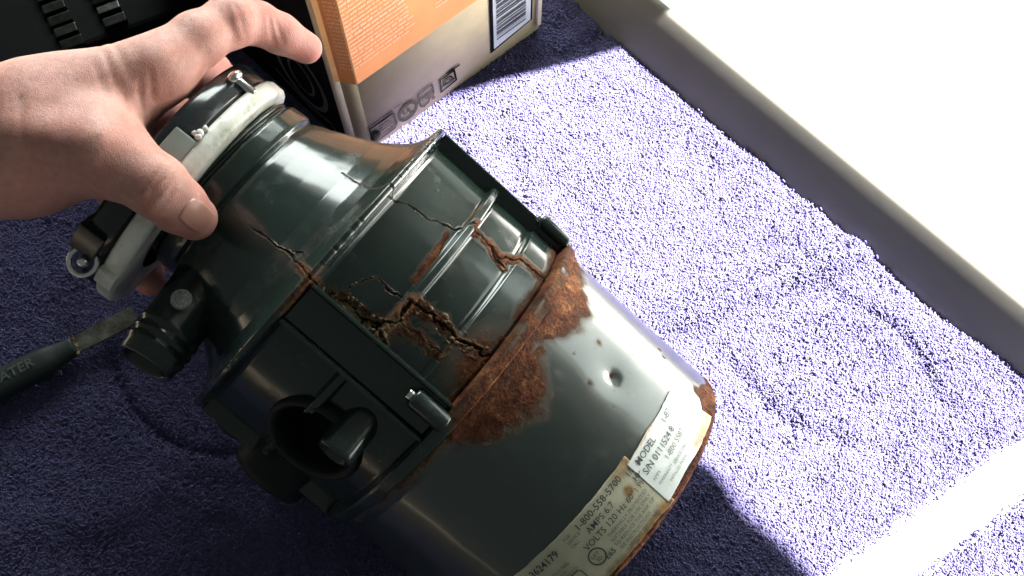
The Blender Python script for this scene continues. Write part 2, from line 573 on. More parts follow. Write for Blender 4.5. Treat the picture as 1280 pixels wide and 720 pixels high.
def pile_nodes(lo):
    ng = bpy.data.node_groups.new('pile_loops', 'GeometryNodeTree')
    ng.interface.new_socket('Geometry', in_out='INPUT', socket_type='NodeSocketGeometry')
    ng.interface.new_socket('Geometry', in_out='OUTPUT', socket_type='NodeSocketGeometry')
    gi = ng.nodes.new('NodeGroupInput'); go = ng.nodes.new('NodeGroupOutput')
    ob = ng.nodes.new('GeometryNodeObjectInfo'); ob.inputs['Object'].default_value = lo; ob.inputs['As Instance'].default_value = True
    ip = ng.nodes.new('GeometryNodeInstanceOnPoints')
    na = ng.nodes.new('GeometryNodeInputNamedAttribute'); na.data_type = 'FLOAT_VECTOR'; na.inputs['Name'].default_value = 'rot'
    nb_ = ng.nodes.new('GeometryNodeInputNamedAttribute'); nb_.data_type = 'FLOAT'; nb_.inputs['Name'].default_value = 'scl'
    e2r = ng.nodes.new('FunctionNodeEulerToRotation')
    L = ng.links.new
    L(gi.outputs[0], ip.inputs['Points']); L(ob.outputs['Geometry'], ip.inputs['Instance'])
    L(na.outputs['Attribute'], e2r.inputs[0]); L(e2r.outputs[0], ip.inputs['Rotation'])
    L(nb_.outputs['Attribute'], ip.inputs['Scale'])
    L(ip.outputs[0], go.inputs[0])
    return ng


for k in range(5):
    o = link('pile', pile_object(k), None, towel)
    md = o.modifiers.new('loops', 'NODES'); md.node_group = pile_nodes(loop_objs[k])
    tag(o, kind='stuff')

# flat woven band across the towel
m, nt, p = mat_new('woven_band')
tc = nd(nt, 'ShaderNodeTexCoord')
mp = nd(nt, 'ShaderNodeMapping', inp={'Rotation': (0, 0, -math.atan2(BD[1], BD[0])), 'Scale': (1, 1, 1)})
nt.links.new(tc.outputs['Object'], mp.inputs[0])
wv = nd(nt, 'ShaderNodeTexWave', inp={'Scale': 260.0, 'Distortion': 0.6}, bands_direction='Y')
nt.links.new(mp.outputs[0], wv.inputs['Vector'])
r = ramp(nt, wv.outputs['Fac'], [(0.0, (0.40, 0.38, 0.52)), (1.0, (0.55, 0.53, 0.66))])
nt.links.new(r.outputs[0], p.inputs['Base Color']); p.inputs['Roughness'].default_value = 0.8
nt.links.new(bump(nt, wv.outputs['Fac'], 0.4, 0.0004), p.inputs['Normal'])
tt = np.linspace(-0.30, 0.36, 160); qq = np.linspace(-0.0015, BAND_W + 0.0015, 14)
bx = B0[0] + tt[:, None] * BD[0] + qq[None, :] * BN[0]; by = B0[1] + tt[:, None] * BD[1] + qq[None, :] * BN[1]
ba = bx * E_A[0] + by * E_A[1]; bb = bx * E_B[0] + by * E_B[1]
bz, bbe = towel_z(ba, bb, bx, by)
bz = bz + 0.0011
ok = (bb < bbe - 0.001)
bq = grid_quads(160, 14)
okf = ok.ravel(); bq = bq[np.all(okf[bq], axis=1)]
Vb_ = np.stack([bx, by - 0.2, bz + 0.015], -1).reshape(-1, 3)
me = mesh_np('woven_band', Vb_, bq[:, ::-1])
bm = bmesh.new(); bm.from_mesh(me)
bmesh.ops.delete(bm, geom=[v for v in bm.verts if not v.link_faces], context='VERTS')
bm.to_mesh(me); bm.free()
link('woven_band', me, m, towel, smooth=True)


# ------------------------------------------------------------------ garbage disposal
DB = np.array([0.0415, 0.0832, 0.0784]); DT = np.array([-0.7389, 0.5774, 0.3474]); DT = DT / np.linalg.norm(DT)
DX = np.array([0.1621, -0.3481, 0.9233]); DX = DX - DT * (DX @ DT); DX /= np.linalg.norm(DX); DY = np.cross(DT, DX)
disp = empty('garbage_disposal')
disp.matrix_world = Matrix(((DX[0], DY[0], DT[0], DB[0]), (DX[1], DY[1], DT[1], DB[1]), (DX[2], DY[2], DT[2], DB[2]), (0, 0, 0, 1)))
tag(disp, 'cracked and rusted dark green garbage disposal lying tilted on the towel', 'garbage disposal')


def pol(s, th, r):
    t = rad(th)
    return np.array([r * math.cos(t), r * math.sin(t), s])


def frame_at(th):
    t = rad(th)
    return np.array([math.cos(t), math.sin(t), 0.0]), np.array([-math.sin(t), math.cos(t), 0.0]), np.array([0, 0, 1.0])


def poly_dist(s, th, pts, r0=0.078):
    """distance (m) on the shell to a polyline of (s, theta deg); also the parameter along it"""
    best = np.full(np.shape(s), 1e9); par = np.zeros(np.shape(s)); L = 0
    P = [(p[0], rad(p[1]) * r0) for p in pts]
    X = s; Y = th * r0
    lens = [math.hypot(b[0] - a[0], b[1] - a[1]) for a, b in zip(P[:-1], P[1:])]; tot = sum(lens)
    for a, b, l in zip(P[:-1], P[1:], lens):
        dx, dy = (b[0] - a[0]) / l, (b[1] - a[1]) / l
        t = np.clip((X - a[0]) * dx + (Y - a[1]) * dy, 0, l)
        d = np.hypot(X - a[0] - dx * t, Y - a[1] - dy * t)
        k = d < best
        best = np.where(k, d, best); par = np.where(k, (L + t) / tot, par)
        L += l
    return best, par


# --- upper housing: one shell from the seam to the neck
prof = [(.0925, .0798), (.0925, .0822), (.0932, .0832), (.0975, .0838), (.0985, .0832), (.0990, .0815), (.0993, .0775), (.1000, .0768),
        (.1358, .0764), (.1366, .0770), (.1370, .0800), (.1376, .0807), (.1402, .0808), (.1408, .0801), (.1412, .0772), (.1420, .0764),
        (.1695, .0764), (.1710, .0772), (.1722, .0800), (.1730, .0828), (.1740, .0836), (.1755, .0836), (.1762, .0826), (.1772, .0770), (.1785, .0735),
        (.1805, .0700), (.185, .0655), (.192, .0600), (.2035, .0537), (.2125, .0492), (.2180, .0468), (.2202, .0455), (.2210, .0448), (.2218, .0455),
        (.2228, .0463), (.2245, .0465), (.2310, .0459), (.2322, .0450), (.2326, .0436), (.2330, .0428), (.2340, .0428), (.2346, .0438), (.2356, .0440),
        (.2362, .0430), (.2366, .0415), (.2376, .0413), (.2382, .0424), (.2394, .0425), (.2400, .0412), (.2440, .0410)]
pf = dense(prof, 0.00055)
th_f = np.concatenate([np.arange(-180, -40, 1.0), np.arange(-40, 75, 0.28), np.arange(75, 180, 1.0)])
TH = np.radians(th_f)[None, :]; SS = pf[:, 0][:, None] + 0 * TH; RR = pf[:, 1][:, None] + 0 * TH; TH = TH + 0 * SS
wall = sstep(.0993, .1005, SS) * (1 - sstep(.1690, .1715, SS))
thd = np.degrees(TH)
# raised pad low on the panel
pad = sstep(-7, -5.5, thd) * (1 - sstep(76, 78, thd)) * (1 - sstep(.1140, .1152, SS)) * sstep(.0993, .1005, SS)
RR = RR + 0.0016 * pad
groove = np.exp(-((SS - .1165) / .0008) ** 2) * sstep(-7, -5, thd) * wall
RR = RR - 0.0006 * groove
rust = np.zeros_like(SS); crust = np.zeros_like(SS); gap = np.zeros_like(SS)
jit = 0.0012 * fbm(SS * 260, TH * 20, 0.3, 4)
jit2 = 0.0016 * fbm(SS * 420 + 11, TH * 33, 5.3, 4)


def crack(pts, w, depth, lift, rst, crs, side_w=None, r0=0.078, taper=(0.25, 1.0), jscale=1.0):
    global RR, rust, crust, gap
    S2 = SS + jit * jscale; T2 = TH + jit2 * jscale / r0
    d, t = poly_dist(S2, T2, pts, r0)
    ww = w * (taper[0] + (taper[1] - taper[0]) * np.minimum(1, t * 3))
    g = 1 - sstep(0.45, 1.0, d / ww)
    RR = RR - depth * g
    lip = np.exp(-((d * (1 + 0.9 * fbm(SS * 800, TH * 62, 4.4, 3)) - ww * 1.3) / (ww * 0.75)) ** 2) * np.clip(0.55 + 2.2 * fbm(SS * 110 + 5, TH * 9, 6.1, 2), 0.05, 1)
    RR = RR + lift * lip * (0.5 + 0.9 * np.clip(fbm(SS * 300, TH * 26, 8.0, 3) + .3, 0, 1))
    gap = np.maximum(gap, g)
    sw = side_w or w * 3
    rust = np.maximum(rust, rst * (1 - sstep(0.15, 1.0, d / sw)) * np.clip(.75 + 1.1 * fbm(SS * 330 + 2, TH * 26, 1.4, 3), 0.05, 1.1))
    crust = np.maximum(crust, crs * lip * np.clip(0.7 + fbm(SS * 350 + 3, TH * 30, 3.0, 3), 0, 1))


crack([(.2078, -7.7), (.1972, -6.4), (.1878, -4.2), (.1791, -4.5), (.1755, -3.8)], .0004, .0010, .0, .35, .9, .0014, .06)
crack([(.1800, -4.5), (.1765, -4.2), (.1722, -5.0), (.1690, -5.5)], .0009, .0014, .0004, .9, .7, .0040)
crack([(.1860, -3.2), (.1835, -1.2), (.1825, -1.6)], .0004, .0008, .0002, .2, .6, .0012)
crack([(.1932, 36.1), (.1890, 34.0), (.1831, 32.4), (.1770, 30.5), (.1718, 29.9), (.1654, 33.1), (.1600, 33.6), (.1543, 34.2), (.1490, 36.5), (.1427, 38.6), (.1395, 43.0), (.1363, 43.5)],
      .0004, .0011, .0, .25, .35, .0010, .075)
crack([(.1363, 43.5), (.1310, 44.0), (.1263, 43.4), (.1215, 42.2), (.1182, 44.5), (.1149, 47.0), (.1070, 47.2), (.0991, 47.7)], .0006, .0012, .0002, .95, .25, .0050)
crack([(.1263, 43.0), (.1215, 40.5), (.1175, 40.2)], .0011, .0018, .0008, .9, .3, .0040)
crack([(.1607, 0.2), (.1595, 3.0), (.1581, 4.8), (.1556, 7.9), (.1520, 8.2), (.1489, 7.6), (.1430, 8.5), (.1364, 9.5)], .0003, .0008, .0, .25, .5, .0010)
# the big torn seam
big = [(.1640, -5.2), (.1600, -3.6), (.1529, -3.6), (.1470, -3.9), (.1413, -2.1), (.1385, 1.0), (.1375, 4.3), (.1381, 9.1), (.1330, 10.2), (.1273, 10.7), (.1220, 9.6), (.1170, 10.4), (.1110, 10.6), (.1044, 11.3), (.0996, 12.8)]
crack(big, .0009, .0026, .0005, .92, .85, .0060, jscale=2.6)
crack([(.1375, 3.3), (.1330, 2.0), (.1270, 3.0), (.1210, 2.8), (.1150, 4.0)], .0004, .0004, .0004, .75, .95, .0045, jscale=2.2)
crack([(.1413, -2.1), (.1390, -4.2), (.1350, -5.2)], .0009, .0018, .0006, .85, .8, .0040)
# dirt shelf between tear and rail
sh = sstep(-5.5, -4.5, thd) * (1 - sstep(-2.6, -1.0, thd + 60 * (SS - .15))) * sstep(.143, .146, SS) * (1 - sstep(.160, .163, SS))
crust = np.maximum(crust, 0.75 * sh); RR = RR - 0.002 * sh
# rust stain at the middle rib
d, t = poly_dist(SS + jit, TH + jit2 / .078, [(.1450, 36.0), (.1438, 29.0), (.1428, 21.0), (.1425, 15.5)])
rust = np.maximum(rust, 0.85 * (1 - sstep(.1, 1, d / (.0018 + .0018 * t))) * (SS > .1413) * np.clip(.7 + .35 * t + .9 * fbm(SS * 300, TH * 24, 2.4, 3), 0, 1))
# rust where the shell meets the motor can
crest = np.exp(-((SS - .0968) / .0014) ** 2)
env = sstep(-14, -4, thd) * (1 - sstep(74, 82, thd))
rust = np.maximum(rust, env * (0.70 - 0.30 * crest + 0.75 * fbm(SS * 120, TH * 12, 1.2, 3)) * (1 - sstep(.0985, .1060 + .003 * fbm(TH * 9, 4.0, 0, 2), SS)))
near_tear = np.exp(-((thd - 9) / 11) ** 2) * (1 - sstep(.100, .119, SS + jit * 2))
rust = np.maximum(rust, near_tear * (0.75 + 0.4 * fbm(SS * 200, TH * 18, 2.2, 3)))
rust = np.maximum(rust, 0.52 * np.exp(-((SS - .1735) / .0022) ** 2) * np.exp(-((thd + 9) / 9) ** 2) * (1 + fbm(SS * 300, TH * 30, 0, 3)))
rust = np.maximum(rust, 0.45 * np.exp(-((thd - 0) / 4.0) ** 2) * np.exp(-((SS - .137) / .006) ** 2))
# slight unevenness of the moulding, chipped lip edge
RR = RR + 0.00025 * fbm(SS * 40, TH * 5, 3.1, 3)
RR = RR - 0.0003 * np.clip(fbm(TH * 40, SS * 80, 6.0, 3) - .22, 0, 1) * np.exp(-((SS - .1745) / .002) ** 2) * 4
Vh = np.stack([RR * np.cos(TH), RR * np.sin(TH), SS], -1).reshape(-1, 3)
hq = grid_quads(*SS.shape, True)[:, ::-1]
hc = Vh[hq].mean(1); o_e = np.array([math.cos(rad(-47)), math.sin(rad(-47)), 0]); o_c = o_e * .070 + np.array([0, 0, .1290])
hd = hc - o_c; hax = hd @ o_e; hrad = np.linalg.norm(hd - hax[:, None] * o_e, axis=1)
meh = mesh_np('upper_housing', Vh, hq[~((hrad < .0178) & (hax > -.02))])
attr(meh, 'rust', np.clip(rust, 0, 1).ravel()); attr(meh, 'crust', np.clip(crust, 0, 1).ravel()); attr(meh, 'gap', np.clip(gap, 0, 1).ravel())
bm = bmesh.new(); bm.from_mesh(meh); bmesh.ops.recalc_face_normals(bm, faces=bm.faces[:]); bm.to_mesh(meh); bm.free()
housing = link('upper_housing', meh, M_SHELL, disp, smooth=True)
tag(housing, 'dark green plastic housing with a long rusty tear')

# --- motor can
prof = [(.0006, .0), (.0006, .070), (.0, .0735), (.0, .0765), (.0006, .0786), (.0020, .0797), (.0045, .0801), (.0060, .0797), (.0075, .0799), (.0870, .0800), (.0890, .0806), (.0915, .0812), (.0930, .0812), (.0930, .070)]
pf = dense(prof, 0.0007)
th_f = np.concatenate([np.arange(-180, -60, 1.5), np.arange(-60, 85, 0.4), np.arange(85, 180, 1.5)])
TH = np.radians(th_f)[None, :]; SS = pf[:, 0][:, None] + 0 * TH; RR = pf[:, 1][:, None] + 0 * TH; TH = TH + 0 * SS
thd = np.degrees(TH)
side = (RR > .0778)
d = np.hypot(SS - .0528, (TH - rad(34.9)) * .08)
RR = RR - side * (.0014 * np.exp(-(d / .0030) ** 2) + .0013 * np.exp(-(d / .0085) ** 2))
RR = RR + side * .00022 * fbm(SS * 26, TH * 4, 1.0, 3)
bt_ = np.interp(thd, [-60, -16, -12, -7, 2.5, 9, 15, 19, 21.5, 25, 34, 40, 46, 52, 60, 72, 90], [.095, .0925, .0885, .0815, .0762, .0750, .0735, .0795, .0865, .0885, .0830, .0795, .0785, .0800, .0850, .0885, .093])
wob = .0042 * fbm(SS * 130, TH * 10.5, 2.0, 4)
rust = sstep(-.0085, .0055, SS + 1.3 * wob - bt_) * (0.80 + .55 * fbm(SS * 210, TH * 17, 6.0, 3))
lowt = np.interp(thd, [-60, -20, 0, 20, 40, 50, 56, 62, 70, 90], [.0, .002, .0034, .0040, .0050, .0085, .0120, .0125, .007, .004])
rust = np.maximum(rust, (1 - sstep(-.0014, .0016, SS + .5 * wob - lowt)) * side * .9)
spots = np.clip(fbm(SS * 300, TH * 24, 9.0, 3) - .46, 0, 1) * 2.5 * sstep(-15, 15, thd) * (SS > .04)
rust = np.maximum(rust, np.minimum(spots, .3))
for (s0, t0, r0, am) in ((.0850, 24, .0030, .6), (.0532, 35.6, .0014, .55), (.0370, 63, .0012, .9), (.0345, 60, .0010, .9), (.0120, 58, .0040, .8), (.0700, 10, .004, .45), (.066, 41, .002, .4), (.060, 27, .002, .4)):
    rust = np.maximum(rust, am * np.exp(-(np.hypot(SS - s0, (TH - rad(t0)) * .08) / r0) ** 2))
RR = RR + side * .0005 * np.clip(rust, 0, 1) * fbm(SS * 600, TH * 48, 3.0, 3)
Vc = np.stack([RR * np.cos(TH), RR * np.sin(TH), SS], -1).reshape(-1, 3)
mec = mesh_np('motor_can', Vc, grid_quads(*SS.shape, True)[:, ::-1])
attr(mec, 'rust', np.clip(rust, 0, 1).ravel()); attr(mec, 'crust', np.zeros(SS.size)); attr(mec, 'gap', np.zeros(SS.size))
bm = bmesh.new(); bm.from_mesh(mec); bmesh.ops.remove_doubles(bm, verts=bm.verts[:], dist=1e-6)
bmesh.ops.recalc_face_normals(bm, faces=bm.faces[:]); bm.to_mesh(mec); bm.free()
can = link('motor_can', mec, M_CAN, disp, smooth=True)
tag(can, 'dark steel motor can with dent and rust patch')

# --- rails, posts and bosses on the housing
def dbox(name, s0, s1, th, r0, r1, w, mat=M_SHELL, parent=None, bevel=.0008, tilt=0.0):
    er, et, ez_ = frame_at(th)
    c = pol((s0 + s1) / 2, th, (r0 + r1) / 2)
    bm = bmesh.new()
    if tilt:
        er2 = er * math.cos(rad(tilt)) + et * math.sin(rad(tilt)); et2 = et * math.cos(rad(tilt)) - er * math.sin(rad(tilt)); er, et = er2, et2
    box_bm(bm, c, er, et, ez_, (r1 - r0) / 2, w / 2, (s1 - s0) / 2, bevel)
    return link(name, bm_mesh(name, bm), mat, parent or disp)


dbox('rail', .0990, .1722, -5.6, .0740, .0832, .0017)
dbox('rail', .0990, .1722, -18.6, .0740, .0835, .0017)
dbox('rail', .0975, .1725, 74.0, .0700, .0838, .0022)
dbox('rail', .0990, .1722, 96.0, .0700, .0832, .0022)
dbox('rail', .0990, .1722, -84.0, .0700, .0835, .0022)
# flat plate bridging the two front rails
o = dbox('cover_plate', .1000, .1715, -12.1, .0770, .0806, .0158, bevel=.0004)
# screw post at the lower end of the front rails
def rod(name, c0, c1, r, mat, n=24, parent=None):
    me = tube_mesh(name, np.array([c0 + (c1 - c0) * t for t in (0, .03, .06, .94, .97, 1)]), np.array([.82, .95, 1, 1, .95, .82]) * r, n)
    return link(name, me, mat, parent or disp, smooth=True)


post = rod('screw_post', pol(.0960, -10.6, .0818), pol(.1135, -10.6, .0818), .0046, M_SHELL)
rod('screw', pol(.1133, -10.6, .0825), pol(.1160, -10.6, .0825), .0024, M_STEEL, 16, post).matrix_parent_inverse = Matrix()
post2 = rod('screw_post', pol(.0990, 72.5, .0842), pol(.1150, 72.5, .0842), .0032, M_SHELL)
rod('screw', pol(.1148, 72.5, .0842), pol(.1172, 72.5, .0842), .0020, M_STEEL, 16, post2)
# rib running down behind the front corner
dbox('rib', .1375, .1405, -77.0, .0740, .0815, .0180, bevel=.0007)

# discharge outlet: wide collar, hole, inner pipe stub
er, et, ez_ = frame_at(-47.0)
oc = pol(.1290, -47.0, .0700)
def orient(c, zdir, xdir):
    z = Vector(zdir).normalized(); x = Vector(xdir); x = (x - z * x.dot(z)).normalized(); y = z.cross(x)
    return Matrix(((x.x, y.x, z.x, c[0]), (x.y, y.y, z.y, c[1]), (x.z, y.z, z.z, c[2]), (0, 0, 0, 1)))
MO = orient(oc, er, ez_)
outlet = lathe('discharge_outlet', [(-.004, .0226), (.006, .0222), (.0076, .0216), (.0086, .0208), (.0087, .0198), (.0082, .0186), (.0074, .0180), (.002, .0176), (-.022, .0170), (-.024, .0)], 72, M_MATTE, disp, M=MO)
es_, _, _ = frame_at(-82.0)
stub = lathe('pipe_stub', [(-.014, .0084), (.0115, .0082), (.0131, .0081), (.0139, .0077), (.0143, .0070), (.0141, .0060), (.006, .0056), (.006, .0)], 40, M_SHELL, outlet, M=orient(pol(.1205, -32, .0765), es_ * .8 + frame_at(-47)[0] * .45, ez_))

for (bs, bth, br, bh) in ((.1290, -92, .0185, .0215), (.1560, -100, .0120, .0160), (.1070, -96, .0110, .0150)):
    eb, _, _ = frame_at(bth)
    lathe('bolt_boss', [(-.006, br * 1.06), (bh - .004, br), (bh - .001, br * .93), (bh, br * .82), (bh, br * .35), (bh - .006, br * .3), (bh - .006, 0)], 40, M_MATTE, disp, M=orient(pol(bs, bth, .070), eb, ez_))
# dishwasher inlet pipe on the cone
ip0 = pol(.2000, -50, .046)
er2, et2, _ = frame_at(-68.0)
idir = er2 + np.array([0, 0, -0.10]); idir /= np.linalg.norm(idir)
MI = orient(pol(.2075, -60, .0300), idir, ez_) @ Matrix.Diagonal((.95, .95, 1.05, 1))
inlet = lathe('inlet_pipe', [(-.004, .0168), (.010, .0152), (.018, .0146), (.0375, .0142), (.0385, .0150), (.0400, .0150), (.0408, .0140), (.0425, .0140), (.0432, .0149), (.0445, .0149), (.0452, .0139),
                             (.0468, .0139), (.0475, .0147), (.0488, .0146), (.0500, .0138), (.0545, .0134), (.0552, .0128), (.0550, .0112), (.0540, .0106), (.010, .0100), (.008, .0)], 56, M_SHELL, disp, M=MI)
er5 = np.array(MI)[:3, :3] @ np.array([0, 0, 1.0]); MIi = np.array(MI)
up_l = np.array([1.0, 0, 0]); up_l = up_l - er5 * (up_l @ er5); up_l /= np.linalg.norm(up_l)
sd_l = np.cross(er5, up_l)
rdir = up_l * math.cos(rad(12)) + sd_l * math.sin(rad(12))
MS = orient(MIi[:3, 3] + er5 * .0290 + rdir * .0141, rdir, er5)
M_CHALK = simple('scuffed_grey_plastic', (.20, .21, .20), .6, var=.5, scale=900)
stamp = lathe('stamped_boss', [(-.001, .0046), (.0009, .0044), (.0012, .0038), (.0007, .0032), (.0007, .0020), (.0012, .0014), (.0011, 0)], 28, M_CHALK, inlet, M=MS)
# --- mounting ring (white), upper mounting plate (dark), lugs and screws
tilt = Matrix.Rotation(rad(3.0), 4, 'X')
m, nt, p = mat_new('stained_white_enamel')
n = noise(nt, 70, 6, 0.65, dist=0.4)
r = ramp(nt, n.outputs['Fac'], [(0.30, (0.26, 0.25, 0.20)), (0.42, (0.47, 0.46, 0.40)), (0.56, (0.63, 0.62, 0.57)), (0.75, (0.70, 0.69, 0.65))])
n2 = noise(nt, 240, 5, 0.7)
r2 = ramp(nt, n2.outputs['Fac'], [(0.62, (1, 1, 1)), (0.74, (0.55, 0.50, 0.40))])
mm = nd(nt, 'ShaderNodeMix', data_type='RGBA', blend_type='MULTIPLY'); mm.inputs[0].default_value = 1
nt.links.new(r.outputs[0], mm.inputs[6]); nt.links.new(r2.outputs[0], mm.inputs[7])
nt.links.new(mm.outputs[2], p.inputs['Base Color']); p.inputs['Roughness'].default_value = 0.33
nt.links.new(bump(nt, n2.outputs['Fac'], 0.25, 0.0005), p.inputs['Normal'])
M_WHITE = m
RZ = .2352
ring = lathe('mounting_ring', [(RZ, .040), (RZ, .0580), (RZ + .0005, .0598), (RZ + .0018, .0608), (RZ + .0070, .0608), (RZ + .0084, .0600), (RZ + .0090, .0585), (RZ + .0094, .050)], 128, M_WHITE, disp, M=tilt)
tag(ring, 'off white stained mounting ring')
# lug standing up from the ring: curved block
def arc_block(name, s0, s1, t0, t1, r0, r1, mat, parent, n=14, M=None, bev=.0008):
    bm = bmesh.new(); cols = []
    for i in range(n):
        t = rad(t0 + (t1 - t0) * i / (n - 1)); c, s_ = math.cos(t), math.sin(t)
        cols.append([bm.verts.new((r * c, r * s_, z)) for r, z in ((r0, s0), (r1, s0), (r1, s1), (r0, s1))])
    for a, b in zip(cols[:-1], cols[1:]):
        for k in range(4): bm.faces.new((a[k], b[k], b[(k + 1) % 4], a[(k + 1) % 4]))
    bm.faces.new(cols[0]); bm.faces.new(cols[-1][::-1])
    bmesh.ops.recalc_face_normals(bm, faces=bm.faces[:])
    es = [e for e in bm.edges if len(e.link_faces) == 2 and e.calc_face_angle(0) > 0.9]
    bmesh.ops.bevel(bm, geom=es, offset=bev, segments=2, profile=.6, affect='EDGES')
    me = bm_mesh(name, bm)
    if M is not None: me.transform(M)
    return link(name, me, mat, parent)


M_GREY = simple('grey_cast_metal', (0.17, 0.185, 0.165), 0.5, 0.0, var=0.15, scale=90, bmp=0.25)
arc_block('lug', RZ + .0078, RZ + .0180, -1.0, 16.5, .0500, .0614, M_GREY, ring, M=tilt)
arc_block('lug', RZ + .0078, RZ + .0180, 118, 138, .0500, .0614, M_GREY, ring, M=tilt)
for (s0, t0, r0, q) in ((RZ + .0096, 20.0, .0608, .0019), (RZ + .0090, 18.4, .0612, .0015), (RZ + .0112, 18.8, .0604, .0012), (RZ + .0092, 23.0, .0608, .0013)):
    me = bpy.data.meshes.new('paint_flake'); bm = bmesh.new(); bmesh.ops.create_icosphere(bm, subdivisions=2, radius=q)
    for v in bm.verts: v.co *= 0.8 + 0.35 * random.random()
    bmesh.ops.translate(bm, verts=bm.verts[:], vec=Vector(pol(s0, t0, r0))); bm.to_mesh(me); bm.free(); me.transform(tilt)
    link('paint_flake', me, M_WHITE, ring, smooth=True)
plate = lathe('mounting_plate', [(RZ + .0092, .044), (RZ + .0096, .0580), (RZ + .0110, .0592), (RZ + .0205, .0592), (RZ + .0222, .0582), (RZ + .0228, .0560), (RZ + .0230, .046), (RZ + .0170, .0440), (RZ + .0160, .0)], 128, M_BLACKSTEEL, disp, M=tilt)
arc_block('lug', RZ + .0125, RZ + .0245, -51, -37, .0500, .0618, M_BLACK, plate, M=tilt)
# screws through the ring ears
def screw(name, s0, s1, th, r, rr, hr):
    root = rod(name, np.array(tilt @ Vector(pol(s0, th, r))), np.array(tilt @ Vector(pol(s1, th, r))), rr, M_STEEL, 18)
    bm = bmesh.new(); bmesh.ops.create_uvsphere(bm, u_segments=18, v_segments=10, radius=hr)
    bmesh.ops.scale(bm, vec=(1, 1, .62), verts=bm.verts[:]); bmesh.ops.translate(bm, verts=bm.verts[:], vec=tilt @ Vector(pol(s1, th, r)))
    link('screw_head', bm_mesh('screw_head', bm), M_STEEL, root, smooth=True)
    return root


screw('mounting_screw', RZ + .006, RZ + .0165, 54, .0600, .0022, .0044)
screw('mounting_screw', RZ + .006, RZ + .0150, -5.5, .0612, .0022, .0040)
# ear with an eye loop at the lower end of the ring
er3, et3, _ = frame_at(-60)
a_ = np.linspace(0, 2 * np.pi, 41)
lc = np.array([0.0384, -0.0630, 0.2480])
vdir = np.array([.96, -.30, .0]); 
e1 = np.array([DX[0], DY[0], DT[0]]); w2 = np.array([0, math.cos(CAM_A), math.sin(CAM_A)]); e2 = np.array([DX @ w2, DY @ w2, DT @ w2])
loopP = np.array([lc + .0058 * (math.cos(t) * e1 + math.sin(t) * e2) for t in a_])
ear = link('screw_eye', tube_mesh('screw_eye', loopP, .00115, 10, False), M_STEEL, disp, smooth=True)
bm = bmesh.new(); bmesh.ops.create_uvsphere(bm, u_segments=20, v_segments=12, radius=.0026); bmesh.ops.translate(bm, verts=bm.verts[:], vec=Vector(lc))
link('screw_head', bm_mesh('screw_head', bm), M_STEEL, ear, smooth=True)
arc_block('ear', RZ + .0005, RZ + .0090, -59, -50, .0590, .0632, M_WHITE, ring, M=tilt)

# --- rust crumbs and torn crust along the big seam
Vs_, Qs_ = [], []; off = 0
bigP = np.array(big)
seg = np.interp(np.linspace(0, len(bigP) - 1, 95), np.arange(len(bigP)), bigP[:, 0]), np.interp(np.linspace(0, len(bigP) - 1, 95), np.arange(len(bigP)), bigP[:, 1])
bm = bmesh.new()
for s0, t0 in zip(*seg):
    for sgn in (-1, 1):
        if random.random() < .62: continue
        r0 = random.uniform(.0003, .0010)
        c = pol(s0 + random.gauss(0, .0009), t0 + sgn * random.uniform(1.5, 2.9) + random.gauss(0, .4), .0766 + random.uniform(.0002, .0018))
        res = bmesh.ops.create_icosphere(bm, subdivisions=1, radius=r0)
        sx, sy, sz = random.uniform(.6, 1.3), random.uniform(.6, 1.3), random.uniform(.8, 1.8)
        for v in res['verts']:
            v.co = Vector((v.co.x * sx, v.co.y * sy, v.co.z * sz)) * random.uniform(.7, 1.25) + Vector(c)
m, nt, p = mat_new('crumbling_crust')
n = noise(nt, 240, 6, 0.7)
r = ramp(nt, n.outputs['Fac'], [(0.34, (0.04, 0.020, 0.012)), (0.47, (0.12, 0.062, 0.030)), (0.58, (0.22, 0.16, 0.085)), (0.74, (0.32, 0.28, 0.17))])
nt.links.new(r.outputs[0], p.inputs['Base Color']); p.inputs['Roughness'].default_value = .9
n2 = noise(nt, 1200, 4); nt.links.new(bump(nt, n2.outputs['Fac'], .6, .0006), p.inputs['Normal'])
o = link('rust_crumbs', bm_mesh('rust_crumbs', bm), m, housing, smooth=True); tag(o, kind='stuff')
M_CRUMB = m

# --- stickers on the motor can, with their print
def paper(name, cols, stain, stain_lo):
    m, nt, p = mat_new(name)
    tc = nd(nt, 'ShaderNodeTexCoord')
    n = noise(nt, 70, 5, 0.6); r = ramp(nt, n.outputs['Fac'], [(0.35, cols[0]), (0.65, cols[1])])
    ag = nd(nt, 'ShaderNodeAttribute', attribute_name='stain')
    n2 = noise(nt, 130, 6, 0.7)
    f = mth(nt, 'ADD', ag.outputs['Fac'], mth(nt, 'MULTIPLY', mth(nt, 'SUBTRACT', n2.outputs['Fac'], .5), 1.1))
    mr = nd(nt, 'ShaderNodeMapRange', inp={1: .30, 2: .85}); nt.links.new(f, mr.inputs[0])
    n3 = noise(nt, 300, 4); rs = ramp(nt, n3.outputs['Fac'], [(0.35, stain_lo), (0.65, stain)])
    c = mixc(nt, mr.outputs[0], r.outputs[0], rs.outputs[0])
    nt.links.new(c, p.inputs['Base Color']); p.inputs['Roughness'].default_value = .42
    nt.links.new(bump(nt, n.outputs['Fac'], .3, .001), p.inputs['Normal'])
    return m


M_LAB1 = paper('white_sticker', ((.66, .68, .66), (.74, .76, .74)), (.48, .26, .07), (.30, .12, .03))
M_LAB2 = paper('yellowed_sticker', ((.42, .40, .29), (.50, .47, .35)), (.36, .21, .06), (.15, .07, .025))
M_INK = simple('black_ink', (.040, .042, .042), .5, bmp=0)
M_INK2 = simple('faded_ink', (.12, .112, .095), .6, bmp=0)


